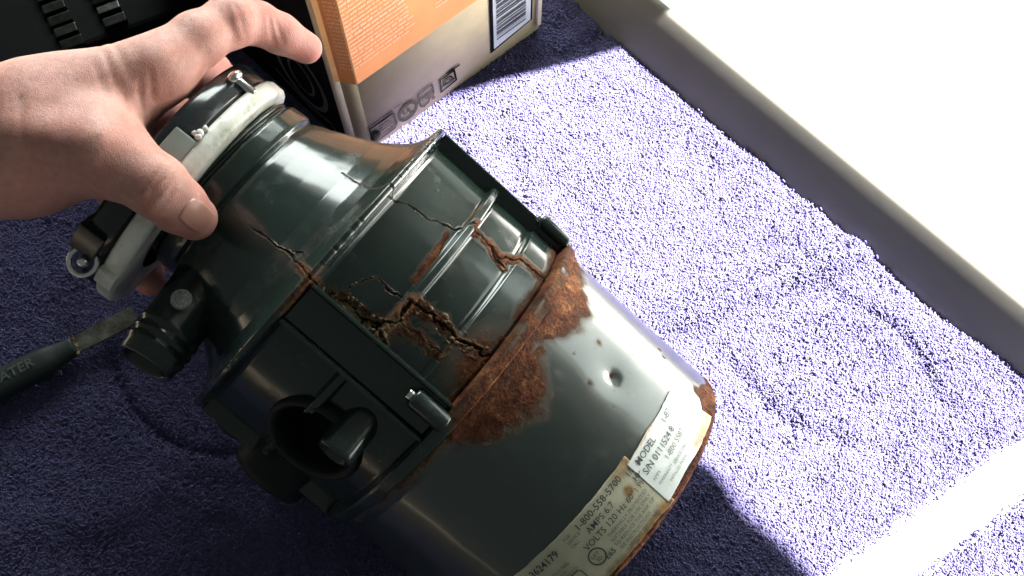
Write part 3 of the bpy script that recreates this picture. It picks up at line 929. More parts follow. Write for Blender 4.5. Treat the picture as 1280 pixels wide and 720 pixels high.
def sticker(name, s0, s1, t0, t1, lift, mat, edge, stain_fn):
    ns, nth = 60, 160
    s = np.linspace(s0, s1, ns)[:, None] + 0 * np.zeros((1, nth)); t = np.linspace(t0, t1, nth)[None, :] + 0 * s
    s, t = edge(s, t)
    r = .0802 + lift + .00012 * fbm(s * 120, t * .18, 3, 3)
    tr = np.radians(t)
    V = np.stack([r * np.cos(tr), r * np.sin(tr), s], -1).reshape(-1, 3)
    Vi = V * np.array([.9985, .9985, 1])
    q = grid_quads(ns, nth); n0 = len(V); ii = np.arange(n0).reshape(ns, nth)
    rim = np.concatenate([ii[0, :], ii[1:, -1], ii[-1, ::-1][1:], ii[::-1, 0][1:]])
    rq = np.stack([rim[:-1], rim[:-1] + n0, rim[1:] + n0, rim[1:]], -1)
    me = mesh_np(name, np.concatenate([V, Vi]), np.concatenate([q, q[:, ::-1] + n0, rq]))
    st = stain_fn(s, t).ravel(); attr(me, 'stain', np.concatenate([st, st]))
    bm = bmesh.new(); bm.from_mesh(me); bmesh.ops.recalc_face_normals(bm, faces=bm.faces[:]); bm.to_mesh(me); bm.free()
    return link(name, me, mat, disp, smooth=False)


def e2_(s, t):
    return s + .0004 * fbm(t * .4, 2.0, 0, 3) - .0012 * sstep(10, 15, t) * (s < .01), t


def st2(s, t):
    v = .75 * (1 - sstep(.0035, .0085, s)) + .45 * sstep(2, 12, t) * sstep(.020, .030, s)
    v = np.maximum(v, .95 * np.exp(-(np.hypot(s - .0205, np.radians(t - 9.2) * .08) / .0022) ** 2))
    return v + .25 * sstep(-9, 12, t)


lab2 = sticker('rating_label', .0034, .0306, -62, 16.5, .00008, M_LAB2, e2_, st2)
tag(lab2, 'yellowed rating sticker with phone number')


def e1_(s, t):
    f = (t - 14.8) / (50.6 - 14.8)
    s = s + .0006 * np.sin(f * 5) * 1.0 + .0005 * fbm(t * .3, 8.0, 0, 3)
    t = t - 3.2 * ((s - .005) / .022) * sstep(.82, 1.0, f) * 1.2
    return s, t


def st1(s, t):
    v = .9 * (1 - sstep(.0055, .0125, s)) * sstep(27, 40, t)
    v = np.maximum(v, .7 * np.exp(-(np.hypot((s - .0135) / 1.0, np.radians(t - 43.5) * .08) / .0045) ** 2))
    v = np.maximum(v, .6 * sstep(.0262, .0282, s))
    return v


lab1 = sticker('serial_label', .0042, .0278, 14.8, 50.6, .00042, M_LAB1, e1_, st1)
tag(lab1, 'bright white serial number sticker')


def print_on(parent, txt, s, t, size, lift, mat=M_INK, spacing=1.0, bold=0.0, name='lettering'):
    me = text_mesh(txt, size, spacing, bold)
    n = len(me.vertices); co = np.empty(n * 3); me.vertices.foreach_get('co', co); co = co.reshape(-1, 3)
    th = rad(t) + co[:, 0] / .0804; r = .0802 + lift
    me.vertices.foreach_set('co', np.stack([r * np.cos(th), r * np.sin(th), s + co[:, 1]], -1).astype(np.float32).ravel()); me.update()
    return link(name, me, mat, parent)


L1, L2 = .00080, .00045
print_on(lab1, 'MODEL', .0232, 17.0, .0042, L1, bold=.00004)
print_on(lab1, '1-87', .0232, 33.5, .0042, L1, bold=.00002)
print_on(lab1, 'S/N 0111524 8', .0182, 16.4, .0042, L1, bold=.00003)
print_on(lab1, '1-800 5587', .0140, 24.5, .0037, L1, M_INK2)
print_on(lab1, 'AMPS', .0140, 16.6, .0021, L1, M_INK2)
print_on(lab1, 'WARRANTY', .0110, 16.9, .0019, L1, M_INK2)
print_on(lab1, 'SERVICE CALL', .0104, 25.0, .0019, L1, M_INK2)
print_on(lab1, 'INSTALLED MODEL', .0078, 20.0, .0017, L1, M_INK2)
print_on(lab2, '1-800-558-5700', .0258, -9.2, .0043, L2, bold=.00003)
print_on(lab2, 'AMPS 6.7', .0215, -7.6, .0040, L2, bold=.00002)
print_on(lab2, '1/2', .0238, 12.2, .0036, L2, bold=.00004)
print_on(lab2, 'HP', .0203, 12.8, .0036, L2, bold=.00004)
print_on(lab2, 'VOLTS 120', .0172, -11.8, .0040, L2, bold=.00002)
print_on(lab2, 'Hz 60', .0172, 2.6, .0038, L2, bold=.00001)
print_on(lab2, '1 PH', .0172, 10.4, .0034, L2, bold=.00000)
for k, (w, q) in enumerate((('THERMALLY PROTECTED', -4.6), ('SUITABLE FOR USE ONLY', -5.0), ('TO REDUCE THE RISK OF', -5.2), ('SEE INSTRUCTIONS', -4.8), ('BEFORE SERVICING', -2.5))):
    print_on(lab2, w, .0143 - k * .0024, q, .0022, L2, M_INK2, bold=.00001)
for k, w in enumerate(('FOR', 'SERVICE', 'CALL')):
    print_on(lab2, w, .0268 - k * .0022, -14.2, .0020, L2, M_INK2)
print_on(lab2, '3624179', .0245, -29.5, .0046, L2, bold=.00005)
print_on(lab2, '83', .0245, -40.0, .0036, L2, simple('red_ink', (.16, .05, .04), .6))
print_on(lab2, 'E65', .0085, -9.6, .0034, L2, bold=.00004)
for k, w in enumerate(('CONTINUOUS FEED', 'DISPOSER FOOD', 'WASTE HOUSEHOLD')):
    print_on(lab2, w, .0190 - k * .0020, -31.0, .0020, L2, M_INK2)


def wrap_path(parent, pts, w, lift, mat=M_INK, name='printed_mark', closed=True):
    """thin printed line through (s, theta) points"""
    P = [np.array([p[0], rad(p[1]) * .0804]) for p in pts]; n = len(P); V = []; Q = []
    for i in range(n):
        a = P[(i - 1) % n] if closed or i > 0 else P[i]; b = P[(i + 1) % n] if closed or i < n - 1 else P[i]
        d = b - a; d /= np.linalg.norm(d) + 1e-12; nn = np.array([-d[1], d[0]])
        for sg in (-1, 1):
            q = P[i] + nn * sg * w / 2; th = q[1] / .0804; r = .0802 + lift
            V.append((r * math.cos(th), r * math.sin(th), q[0]))
    for i in range(n if closed else n - 1):
        j = (i + 1) % n; Q.append((2 * i, 2 * i + 1, 2 * j + 1, 2 * j))
    return link(name, mesh_np(name, V, Q), mat, parent)


circ_ = [(.0128 + .0036 * math.cos(t), -11.0 + math.degrees(.0036 * math.sin(t) / .0804)) for t in np.linspace(0, 2 * np.pi, 40, endpoint=False)]
mk = wrap_path(lab2, circ_, .0006, L2)
print_on(lab2, 'LIST', .0131, -12.6, .0022, L2, bold=.00001); print_on(lab2, 'ED', .0108, -12.0, .0022, L2, bold=.00001)
rr_ = []
for (cs, ct, q0) in ((.0135, -17.6, 0), (.0135, -27.5, 90), (.0075, -27.5, 180), (.0075, -17.6, 270)):
    for k in range(5):
        q = rad(q0 + k * 22.5); rr_.append((cs + .0010 * math.cos(q), ct + .75 * math.sin(q) * (1 if True else 0) * (1) * (1 if q0 in (0, 270) else 1) * (-1 if False else 1)))
rr_ = [(.0145, -18.2), (.0145, -27.0), (.0137, -28.0), (.0073, -28.0), (.0064, -27.2), (.0064, -18.2), (.0073, -17.4), (.0137, -17.4)]
wrap_path(lab2, rr_, .0005, L2)
print_on(lab2, 'A.S.S.E.', .0095, -26.0, .0025, L2, M_INK2)

# ------------------------------------------------------------------ carton
carton = empty('carton', (-0.0928, 0.3078, -0.004))
tag(carton, 'brown cardboard carton with orange print and a barcode, standing behind the machine', 'carton')
CU = np.array([0.7656, 0.6434, 0]); CNn = np.array([0.6434, -0.7656, 0]); CL = 0.1434; CH = 0.172
CW = np.array([math.cos(rad(136)), math.sin(rad(136)), 0]); CD = 0.17
M_CARD = simple('brown_cardboard', (.56, .455, .26), .75, var=.10, scale=40, bmp=.2, bscale=180)
M_CARDE = simple('pale_cardboard_edge', (.62, .53, .38), .75, var=.1, scale=80, bmp=.3)
M_ORANGE = simple('orange_print', (.88, .33, .095), .55, var=.06, scale=50, bmp=.05)
M_BLKPRINT = simple('black_print', (.010, .009, .010), .9, var=.2, spec=.03)
M_DARKPRINT = simple('dark_grey_print', (.035, .035, .04), .5, var=.2)
M_WPRINT = simple('white_print', (.92, .66, .42), .55, var=.03)
M_BARW = simple('white_barcode_paper', (.62, .64, .63), .55, var=.03)


def cpt(u, v, n=0.0):
    q = CU * u + CNn * n
    return np.array([q[0], q[1], v + .004])


# front panel: a flat main face and a crushed strip along the left corner
def strip(name, pts, z0, z1, mat, th=.003):
    """upright wall through plan points (2d vectors), given a thickness"""
    P = [np.array(p[:2]) for p in pts]; V = []; Q = []
    for i, q in enumerate(P):
        a = P[max(i - 1, 0)]; b = P[min(i + 1, len(P) - 1)]; d = (b - a) / np.linalg.norm(b - a); nn = np.array([-d[1], d[0]])
        qi = q + nn * th
        V += [(q[0], q[1], z0), (q[0], q[1], z1), (qi[0], qi[1], z1), (qi[0], qi[1], z0)]
    for i in range(len(P) - 1):
        for k in range(4): Q.append((4 * i + k, 4 * (i + 1) + k, 4 * (i + 1) + (k + 1) % 4, 4 * i + (k + 1) % 4))
    Q.append((0, 1, 2, 3)); k = 4 * (len(P) - 1); Q.append((k + 3, k + 2, k + 1, k))
    me = mesh_np(name, V, Q)
    bm = bmesh.new(); bm.from_mesh(me); bmesh.ops.recalc_face_normals(bm, faces=bm.faces[:]); bm.to_mesh(me); bm.free()
    return link(name, me, mat, carton)


f0 = CU * .0098; f1 = CU * .0036 - CNn * .0075; f2 = CU * -.0012 - CNn * .0098
fr = strip('front_panel', [f0, CU * CL], .004, CH, M_CARD)
creased = strip('creased_corner', [f1, f0 - CU * .0001], .004, CH, M_CARD)
edge_s = strip('torn_edge', [f2, f1 - CU * .0001], .004, CH, M_CARDE, .0025)
sd = strip('side_panel', [f2 + CW * CD - CNn * .0, f2 - CU * .0002], .004, CH, M_BLKPRINT)
strip('side_panel', [CU * CL, CU * (CL + .0010) - CNn * .004, CU * CL - CNn * .16], .004, CH, M_CARD)
strip('back_panel', [CU * CL - CNn * .16, f2 + CW * CD], .004, CH, M_CARD)
# folded right corner: raised flange strip and turned bottom flap
bm = bmesh.new(); box_bm(bm, cpt(CL - .0015, .088, .0012), CU, CNn, (0, 0, 1), .0016, .0012, .080, .0005)
link('corner_fold', bm_mesh('corner_fold', bm), M_CARDE, carton)


def sheet(name, poly, mat, parent, n=.0006, base=None):
    """flat print on the front panel: polygon of (u, v)"""
    bm = bmesh.new(); bm.faces.new([bm.verts.new(cpt(u, v, n)) for u, v in poly])
    return link(name, bm_mesh(name, bm), mat, parent)


orange = sheet('orange_field', [(.0100, .0785), (.0952, .0778), (.1015, .0830), (.1015, CH - .001), (.0100, CH - .001)], M_ORANGE, fr, .0004)
bm = bmesh.new()
for (pa, pb) in ((f1 + (f0 - f1) * .02, f0 - CU * .0002),):
    off_n = np.array([(f0 - f1)[1], -(f0 - f1)[0], 0]); off_n = off_n / np.linalg.norm(off_n) * .0004
    vv = [bm.verts.new(tuple((pa + off_n)[:2]) + (.0825,)), bm.verts.new(tuple((pb + off_n)[:2]) + (.0825,)),
          bm.verts.new(tuple((pb + off_n)[:2]) + (CH - .001,)), bm.verts.new(tuple((pa + off_n)[:2]) + (CH - .001,))]
    bm.faces.new(vv)
link('orange_field', bm_mesh('orange_field', bm), M_ORANGE, creased)
bm = bmesh.new()
off_n = np.array([(f1 - f2)[1], -(f1 - f2)[0], 0]); off_n = off_n / np.linalg.norm(off_n) * .0004
pa, pb = f2 + (f1 - f2) * .45, f1
bm.faces.new([bm.verts.new(tuple((q + off_n)[:2]) + (z,)) for q, z in ((pa, .083), (pb, .083), (pb, CH - .001), (pa, CH - .001))])
link('orange_field', bm_mesh('orange_field', bm), simple('pale_orange_print', (.85, .46, .17), .55, var=.1), edge_s)


# lines of white print too small to read: word-length dashes broken into strokes
def word_lines(u0, u1, v_top, n, pitch, h, parent, ragged=.2, nrm=.0010, head=()):
    for k in range(n):
        bm = bmesh.new(); v = v_top - k * pitch; u = u0
        end = u1 - random.random() * ragged * (u1 - u0)
        hh = h * (1.45 if k in head else 1.0)
        while u < end:
            w = random.uniform(.0016, .0052)
            x = u
            while x < min(u + w, end):
                g = random.uniform(.0004, .0009); hv = hh * random.choice((.7, .75, 1.0, .72))
                bm.faces.new([bm.verts.new(cpt(a, b, nrm)) for a, b in ((x, v), (x + g, v), (x + g, v + hv), (x, v + hv))])
                x += g + random.uniform(.00018, .00032)
            u += w + .0011
        link('print_line', bm_mesh('print_line', bm), M_WPRINT, parent)


word_lines(.0104, .0520, .1660, 21, .0036, .0015, orange, .12, .0009, head=(11, 12, 16, 4))
word_lines(.0665, .0980, .1660, 20, .0036, .0015, orange, .12, .0009)
# the same block of print running over the creased corner
dirc = (f0 - f1) / np.linalg.norm(f0 - f1); nc_ = np.array([dirc[1], -dirc[0], 0]); lenc = np.linalg.norm(f0 - f1)
for k in range(21):
    bm = bmesh.new(); v = .1660 - k * .0036 + .004; x = .0028
    while x < lenc - .0006:
        g = random.uniform(.0004, .0009); hv = .0019 * random.choice((.7, .75, 1.0))
        q0 = f1 + dirc * x + nc_ * .0008; q1 = f1 + dirc * (x + g) + nc_ * .0008
        bm.faces.new([bm.verts.new((q0[0], q0[1], v)), bm.verts.new((q1[0], q1[1], v)), bm.verts.new((q1[0], q1[1], v + hv)), bm.verts.new((q0[0], q0[1], v + hv))])
        x += g + random.uniform(.0002, .0009)
    link('print_line', bm_mesh('print_line', bm), M_WPRINT, creased)

# barcode in its dark frame
u0, u1, v0, v1 = .1035, .1372, .0135, .0950
frame_ = sheet('barcode_frame', [(u0, v0 - .001), (u1, v0 + .004), (u1, v1), (u0, v1)], M_BLKPRINT, fr, .0005)
bp = sheet('barcode_paper', [(u0 + .0024, v0 + .0022), (u1 - .0018, v0 + .0060), (u1 - .0018, v1 - .002), (u0 + .0024, v1 - .002)], M_BARW, frame_, .0009)
v = v0 + .0105
while v < v1 - .006:
    hgt = random.choice((.0005, .0008, .0012, .0018))
    sheet('bar', [(u0 + .0046, v), (u1 - .0058, v), (u1 - .0058, v + hgt), (u0 + .0046, v + hgt)], M_DARKPRINT, bp, .0012)
    v += hgt + random.choice((.0006, .0009, .0015, .0022))


def face_text(txt, u, v, size, mat, parent, n=.0009, bold=0.0, name='lettering'):
    me = text_mesh(txt, size, 1.0, bold)
    k = len(me.vertices); co = np.empty(k * 3); me.vertices.foreach_get('co', co); co = co.reshape(-1, 3)
    P = np.outer(u + co[:, 0], CU) + CNn * n; P[:, 2] = v + co[:, 1] + .004
    me.vertices.foreach_set('co', P.astype(np.float32).ravel()); me.update()
    return link(name, me, mat, parent)


def face_line(pts, w, mat, parent, closed=True, n=.0009, name='printed_mark'):
    P = [np.array(p, float) for p in pts]; k = len(P); V = []; Q = []
    for i in range(k):
        a = P[(i - 1) % k] if closed or i > 0 else P[i]; b = P[(i + 1) % k] if closed or i < k - 1 else P[i]
        d = (b - a) / (np.linalg.norm(b - a) + 1e-12); nn = np.array([-d[1], d[0]])
        for sg in (-1, 1): q = P[i] + nn * np.array([1.0, 1.7]) * sg * w * .62; V.append(cpt(q[0], q[1], n))
    for i in range(k if closed else k - 1):
        j = (i + 1) % k; Q.append((2 * i, 2 * i + 1, 2 * j + 1, 2 * j))
    return link(name, mesh_np(name, V, Q), mat, parent)


# certification marks along the bottom
c0 = (.0380, .0160)
ul = face_line([(c0[0] + .0066 * math.cos(t), c0[1] + .0082 * math.sin(t)) for t in np.linspace(0, 2 * np.pi, 40, endpoint=False)], .0015, M_BLKPRINT, fr)
face_text('U', .0340, .0150, .0068, M_BLKPRINT, ul, bold=.00035); face_text('L', .0383, .0126, .0068, M_BLKPRINT, ul, bold=.00035)
sh_ = face_line([(.0468, .0255), (.0575, .0262), (.0580, .0160), (.0545, .0135), (.0535, .0100), (.0500, .0085), (.0475, .0110), (.0468, .0165)], .0010, M_BLKPRINT, fr)
face_line([(.0468, .0190), (.0580, .0190)], .0007, M_BLKPRINT, sh_, False); face_text('CSP', .0485, .0150, .0038, M_BLKPRINT, sh_, bold=.0002)
face_line([(.0572 + .0010 * math.cos(t), .0105 + .0010 * math.sin(t)) for t in np.linspace(0, 2 * np.pi, 14, endpoint=False)], .0006, M_BLKPRINT, sh_)
sq_ = face_line([(.0635, .0245), (.0745, .0245), (.0755, .0120), (.0635, .0105)], .0014, M_BLKPRINT, fr)
face_line([(.0655, .0165), (.0665, .0200), (.0690, .0218), (.0715, .0208), (.0728, .0170)], .0009, M_BLKPRINT, sq_, False)
face_line([(.0668, .0165), (.0678, .0188), (.0692, .0196), (.0706, .0188), (.0714, .0168)], .0007, M_BLKPRINT, sq_, False)
sheet('printed_mark', [(.0645, .0148), (.0742, .0150), (.0744, .0128), (.0645, .0122)], M_DARKPRINT, sq_, .0008)
face_line([(.0690, .0262), (.0790, .0262)], .0008, M_BLKPRINT, sq_, False)
rec = face_line([(.0100, .0265), (.0270, .0262), (.0280, .0240), (.0285, .0110), (.0270, .0085), (.0100, .0075)], .0012, M_BLKPRINT, fr)
face_text('INTERNATIONAL ONLY', .0085, .0290, .0025, M_BLKPRINT, rec, bold=.00006)
for k in range(4): face_text(('PRINTED ON', 'RECYCLED', 'FIBRE BOARD', 'PLEASE RECYCLE')[k], .0165, .0215 - k * .0030, .0020, M_BLKPRINT, rec, bold=.0001)
face_line([(.0128 + .0024 * math.cos(t), .0150 + .0038 * math.sin(t)) for t in np.linspace(0, 2 * np.pi, 24, endpoint=False)], .0022, M_BLKPRINT, rec)
# oval emblem printed on the black side
sdir = CW; snn = np.array([-CW[1], CW[0], 0]); snn = snn if snn[1] < 0 else -snn
def side_line(pts, w, mat, name='printed_mark', closed=True):
    P = [np.array(p, float) for p in pts]; k = len(P); V = []; Q = []
    for i in range(k):
        a = P[(i - 1) % k] if closed or i > 0 else P[i]; b = P[(i + 1) % k] if closed or i < k - 1 else P[i]
        d = (b - a) / (np.linalg.norm(b - a) + 1e-12); nn = np.array([-d[1], d[0]])
        for sg in (-1, 1):
            q = P[i] + nn * sg * w / 2; pp = f2 + CW * q[0] + snn * .0008; V.append((pp[0], pp[1], q[1]))
    for i in range(k if closed else k - 1):
        j = (i + 1) % k; Q.append((2 * i, 2 * i + 1, 2 * j + 1, 2 * j))
    return link(name, mesh_np(name, V, Q), mat, sd)


M_GREYPRINT = simple('grey_print', (.085, .085, .10), .45, var=.2)
for rx, rz, w in ((.020, .030, .0040), (.010, .017, .0022)):
    side_line([(.030 + rx * math.cos(t), .055 + rz * math.sin(t)) for t in np.linspace(0, 2 * np.pi, 48, endpoint=False)], w, M_GREYPRINT)
side_line([(.006, .012), (.012, .022), (.030, .018), (.06, .030)], .0026, M_GREYPRINT, closed=False)
side_line([(.006, .10), (.020, .095), (.05, .110)], .0026, M_GREYPRINT, closed=False)

# ------------------------------------------------------------------ black case with steel pieces in it
case = empty('tool_case', (-0.30, 0.40, -0.004))
tag(case, 'black plastic case holding short dark steel pieces, behind the hand', 'case')
CA = rad(24)
kx = np.array([math.cos(CA), math.sin(CA), 0]); ky = np.array([-math.sin(CA), math.cos(CA), 0])
M_CASE = simple('black_moulded_plastic', (.004, .004, .0045), .6, var=.2, bmp=.2, bscale=500, spec=.04)
bm = bmesh.new(); box_bm(bm, (-.01, .022, .022), kx, ky, (0, 0, 1), .155, .075, .020, .003)
link('case_body', bm_mesh('case_body', bm), M_CASE, case)


M_PIECE = simple('dark_steel', (.035, .036, .033), .36, 1.0, var=.4, scale=200, bmp=.1)


def case_pt(x, y, z):
    q = kx * x + ky * y
    return (q[0], q[1], z)


for cidx, (bx0, by0) in enumerate(((.0187, -.0385), (.0476, -.0435))):
    for ridx in range(-1, 5):
        x = bx0 - .001 * ridx; y = by0 + ridx * .0094
        if y < -.048: continue
        tl = random.uniform(-.35, .25)
        bz = np.array([0, 0, 1.0]) * math.cos(tl) + ky * math.sin(tl); by_ = ky * math.cos(tl) - np.array([0, 0, 1.0]) * math.sin(tl)
        bm = bmesh.new(); box_bm(bm, case_pt(x, y, .0440), kx, by_, bz, .0068, .0030, .0022, .0006)
        link('steel_piece', bm_mesh('steel_piece', bm), M_PIECE, case)

# ------------------------------------------------------------------ putty knife
knife = empty('putty_knife', (-0.26, 0.185, 0.004))
tag(knife, 'putty knife with dark green moulded handle and short dull blade, at left', 'putty knife')
KB = np.array([-0.2490, 0.1845]); KT = np.array([-0.2150, 0.2045]); kd = (KT - KB) / np.linalg.norm(KT - KB)
kd3 = np.array([kd[0], kd[1], 0]); kn3 = np.array([-kd[1], kd[0], 0]); K0 = np.array([KB[0] + .26, KB[1] - .185, 0.0055])


def kp(x, y, z=0.0):
    q = K0 + kd3 * x + kn3 * y
    return (q[0], q[1], q[2] + z)


M_HANDLE = simple('dark_green_rubbery_plastic', (.009, .014, .0135), .5, spec=.3, var=.15, bmp=.15, bscale=400)
m, nt, p = mat_new('dull_blade_steel')
n = noise(nt, 120, 6, .7); r = ramp(nt, n.outputs['Fac'], [(.35, (.05, .042, .03)), (.55, (.11, .11, .095)), (.7, (.17, .17, .155))])
nt.links.new(r.outputs[0], p.inputs['Base Color']); p.inputs['Metallic'].default_value = .85; p.inputs['Roughness'].default_value = .38
nt.links.new(bump(nt, n.outputs['Fac'], .2, .0006), p.inputs['Normal'])
# handle: rounded sections swept along its length
xs = np.array([-.135, -.132, -.125, -.10, -.07, -.045, -.028, -.016, -.010, -.004, .0, .0008])
hw = .86 * np.array([.004, .0075, .0100, .0112, .0108, .0100, .0098, .0092, .0078, .0066, .0063, .0050])
hz = np.array([.003, .0055, .0072, .0080, .0078, .0074, .0070, .0062, .0052, .0046, .0044, .0034])
ang = np.linspace(0, 2 * np.pi, 32, endpoint=False)
se = lambda c, e: np.sign(c) * np.abs(c) ** e
Vk = []
for x, w, h in zip(np.interp(np.linspace(0, 11, 60), np.arange(12), xs), np.interp(np.linspace(0, 11, 60), np.arange(12), hw), np.interp(np.linspace(0, 11, 60), np.arange(12), hz)):
    for a in ang: Vk.append(kp(x, w * se(math.cos(a), .75), h * se(math.sin(a), .65)))
me = mesh_np('handle', np.array(Vk), grid_quads(60, 32, True))
bm = bmesh.new(); bm.from_mesh(me); bm.verts.ensure_lookup_table(); bm.faces.new([bm.verts[i] for i in range(32)]); bm.faces.new([bm.verts[59 * 32 + i] for i in range(32)])
bmesh.ops.recalc_face_normals(bm, faces=bm.faces[:]); bm.to_mesh(me); bm.free()
handle = link('handle', me, M_HANDLE, knife, smooth=True)
tm = text_mesh('HEATER', .0082, 1.05, .00010)
k = len(tm.vertices); co = np.empty(k * 3); tm.vertices.foreach_get('co', co); co = co.reshape(-1, 3)
tm.vertices.foreach_set('co', np.array([kp(-.052 + c[0], -.0025 + c[1], .0076 + .0004) for c in co], dtype=np.float32).ravel()); tm.update()
link('lettering', tm, simple('worn_silver_lettering', (.035, .042, .036), .55, var=.6, scale=600), handle)
# blade outline with rounded tip
out = [(-.006, -.0052), (.004, -.0054), (.030, -.0060), (.0355, -.0056), (.0378, -.0035), (.0385, .0), (.0382, .0045), (.0366, .0060), (.030, .0058), (.004, .0054), (-.006, .0052)]
bm = bmesh.new()
top = [bm.verts.new(kp(x, y, .0010)) for x, y in out]; bot = [bm.verts.new(kp(x, y, -.0004)) for x, y in out]
bm.faces.new(top); bm.faces.new(bot[::-1])
for i in range(len(out)): bm.faces.new((top[i], bot[i], bot[(i + 1) % len(out)], top[(i + 1) % len(out)]))
bmesh.ops.recalc_face_normals(bm, faces=bm.faces[:])
bmesh.ops.bevel(bm, geom=[e for e in bm.edges if e.calc_face_angle(0) > 1.0], offset=.0004, segments=2, affect='EDGES')
blade = link('blade', bm_mesh('blade', bm), m, knife)
bm = bmesh.new()
for i in range(26):
    res = bmesh.ops.create_icosphere(bm, subdivisions=1, radius=random.uniform(.0004, .0009))
    c = Vector(kp(random.gauss(.0012, .0006), random.uniform(-.0062, .0058), .0013))
    for v_ in res['verts']: v_.co = v_.co * random.uniform(.7, 1.2) + c
o = link('dried_sealant', bm_mesh('dried_sealant', bm), M_CRUMB, blade); tag(o, kind='stuff')

# ------------------------------------------------------------------ hand
CF = np.array([0, math.sin(CAM_A), -math.cos(CAM_A)]); CUp = np.array([0, math.cos(CAM_A), math.sin(CAM_A)])


def at(x, y, d):
    return np.array([0, 0, CAM_H]) + d * (CF + np.array([1, 0, 0]) * (x - 640) / FPX + CUp * (360 - y) / FPX)


def smin(a, b, k):
    h = np.clip(0.5 + 0.5 * (b - a) / k, 0, 1)
    return b + (a - b) * h - k * h * (1 - h)


def cone_d(P, a, b, ra, rb):
    ba = b - a; L2 = ba @ ba
    t = np.clip(((P - a) @ ba) / L2, 0, 1)
    d = P - a - t[..., None] * ba
    return np.sqrt((d * d).sum(-1)) - (ra + (rb - ra) * t)


def ell_d(P, c, ax, rr_):
    q = (P - c) @ np.array(ax).T
    k = np.sqrt(((q / rr_) ** 2).sum(-1))
    return (k - 1) * min(rr_)


PALM = [((-190, 176, .462), .0225, (-40, 168, .455), .0215), ((-190, 195, .470), .026, (-40, 190, .460), .0265),
        ((-40, 168, .455), .0212, (70, 138, .450), .0182), ((70, 138, .450), .0180, (200, 86, .458), .0130),
        ((-40, 185, .460), .0265, (30, 185, .448), .0255), ((30, 185, .448), .0250, (125, 187, .437), .0165),
        ((-20, 162, .478), .021, (165, 112, .486), .0150), ((-20, 172, .492), .021, (142, 150, .505), .0140),
        ((-30, 185, .500), .021, (112, 196, .520), .0125), ((55, 150, .4480), .0205, (150, 118, .4570), .0148)]
FINGERS = [
    # index over the top of the ring
    [((200, 86, .458), .0132), ((246, 50, .466), .0114), ((288, 27, .477), .0102), ((322, 29, .487), .0090), ((350, 42, .495), .0085), ((383, 60, .505), .0071)],
    # thumb down the front of the ring
    [((125, 187, .437), .0165), ((165, 213, .434), .0126), ((196, 234, .4345), .0113), ((222, 256, .443), .0108), ((243, 272, .4515), .0092)],
    # middle, ring and little finger going round behind
    [((165, 112, .486), .0150), ((225, 92, .512), .0105), ((262, 90, .532), .0096), ((292, 112, .560), .0085), ((302, 135, .578), .0070)],
    [((142, 150, .505), .0140), ((190, 140, .535), .0100), ((218, 142, .552), .0092), ((240, 180, .580), .0082), ((235, 205, .590), .0070)],
    [((112, 196, .520), .0125), ((140, 235, .560), .0088), ((160, 272, .575), .0080), ((180, 318, .556), .0082), ((187, 350, .538), .0076)],
]


def hand_sdf(P):
    d = None
    for (a, ra, b, rb) in PALM:
        c = cone_d(P, at(*a), at(*b), ra, rb)
        d = c if d is None else smin(d, c, .013)
    for fi, ch in enumerate(FINGERS):
        f = None
        for (a, ra), (b, rb) in zip(ch[:-1], ch[1:]):
            c = cone_d(P, at(*a), at(*b), ra, rb)
            f = c if f is None else smin(f, c, .0035)
        d = smin(d, f, (.008, .010, .006, .006, .006)[fi])
    # web of skin between thumb and index
    c = cone_d(P, at(135, 158, .452), at(155, 130, .462), .0065, .0075); d = smin(d, c, .012)
    # thumb joint bulge, knuckle bulge
    d = smin(d, np.linalg.norm(P - at(196, 230, .4335), axis=-1) - .0102, .006)
    d = smin(d, np.linalg.norm(P - at(288, 27, .476), axis=-1) - .0098, .005)
    # tendon ridge along the back of the hand and thumb
    d = smin(d, cone_d(P, at(0, 125, .4365), at(185, 82, .4490), .0035, .0040), .012)
    d = smin(d, cone_d(P, at(20, 165, .425), at(120, 180, .4225), .0035, .0040), .010)
    # skin folds: shallow grooves along short lines on the camera-side skin
    q = P - np.array([0, 0, CAM_H]); dep_ = np.maximum(q @ CF, .1)
    ix = 640 + FPX * q[..., 0] / dep_; iy = 360 - FPX * (q @ CUp) / dep_
    for (x0, y0, x1, y1, wpx, dp_, dmax) in CREASES:
        L = math.hypot(x1 - x0, y1 - y0); ux, uy = (x1 - x0) / L, (y1 - y0) / L
        t = (ix - x0) * ux + (iy - y0) * uy
        n_ = -(ix - x0) * uy + (iy - y0) * ux + 2.5 * np.sin(t / L * 3.1 + x0)
        fade = np.clip(np.minimum(t, L - t) / (L * .3), 0, 1)
        d = d + dp_ * np.exp(-(n_ / wpx) ** 2) * fade * (dep_ < dmax)
    return d


CREASES = [(270, 2, 292, 58, 3.2, .0004, .48), (279, -2, 301, 56, 3.2, .0005, .48), (289, -2, 309, 54, 3.0, .0003, .485),
           (336, 12, 346, 62, 2.8, .0006, .495), (344, 14, 354, 64, 2.8, .0005, .50),
           (166, 250, 202, 200, 3.2, .0006, .437), (174, 256, 212, 206, 3.2, .0008, .438), (183, 262, 220, 213, 3.2, .0006, .44), (192, 266, 226, 220, 3.0, .0004, .44),
           (172, 92, 182, 150, 3.5, .0006, .46), (184, 84, 196, 134, 3.5, .0005, .46), (150, 96, 160, 160, 3.5, .0004, .46),
           (120, 48, 150, 120, 3.0, .0005, .46), (132, 44, 168, 104, 3.0, .0004, .46), (108, 70, 140, 130, 3.0, .0003, .46),
           (60, 190, 130, 215, 4.0, .0003, .44), (-10, 90, 8, 240, 4.5, .0005, .45), (20, 95, 30, 200, 4.0, .0003, .45)]

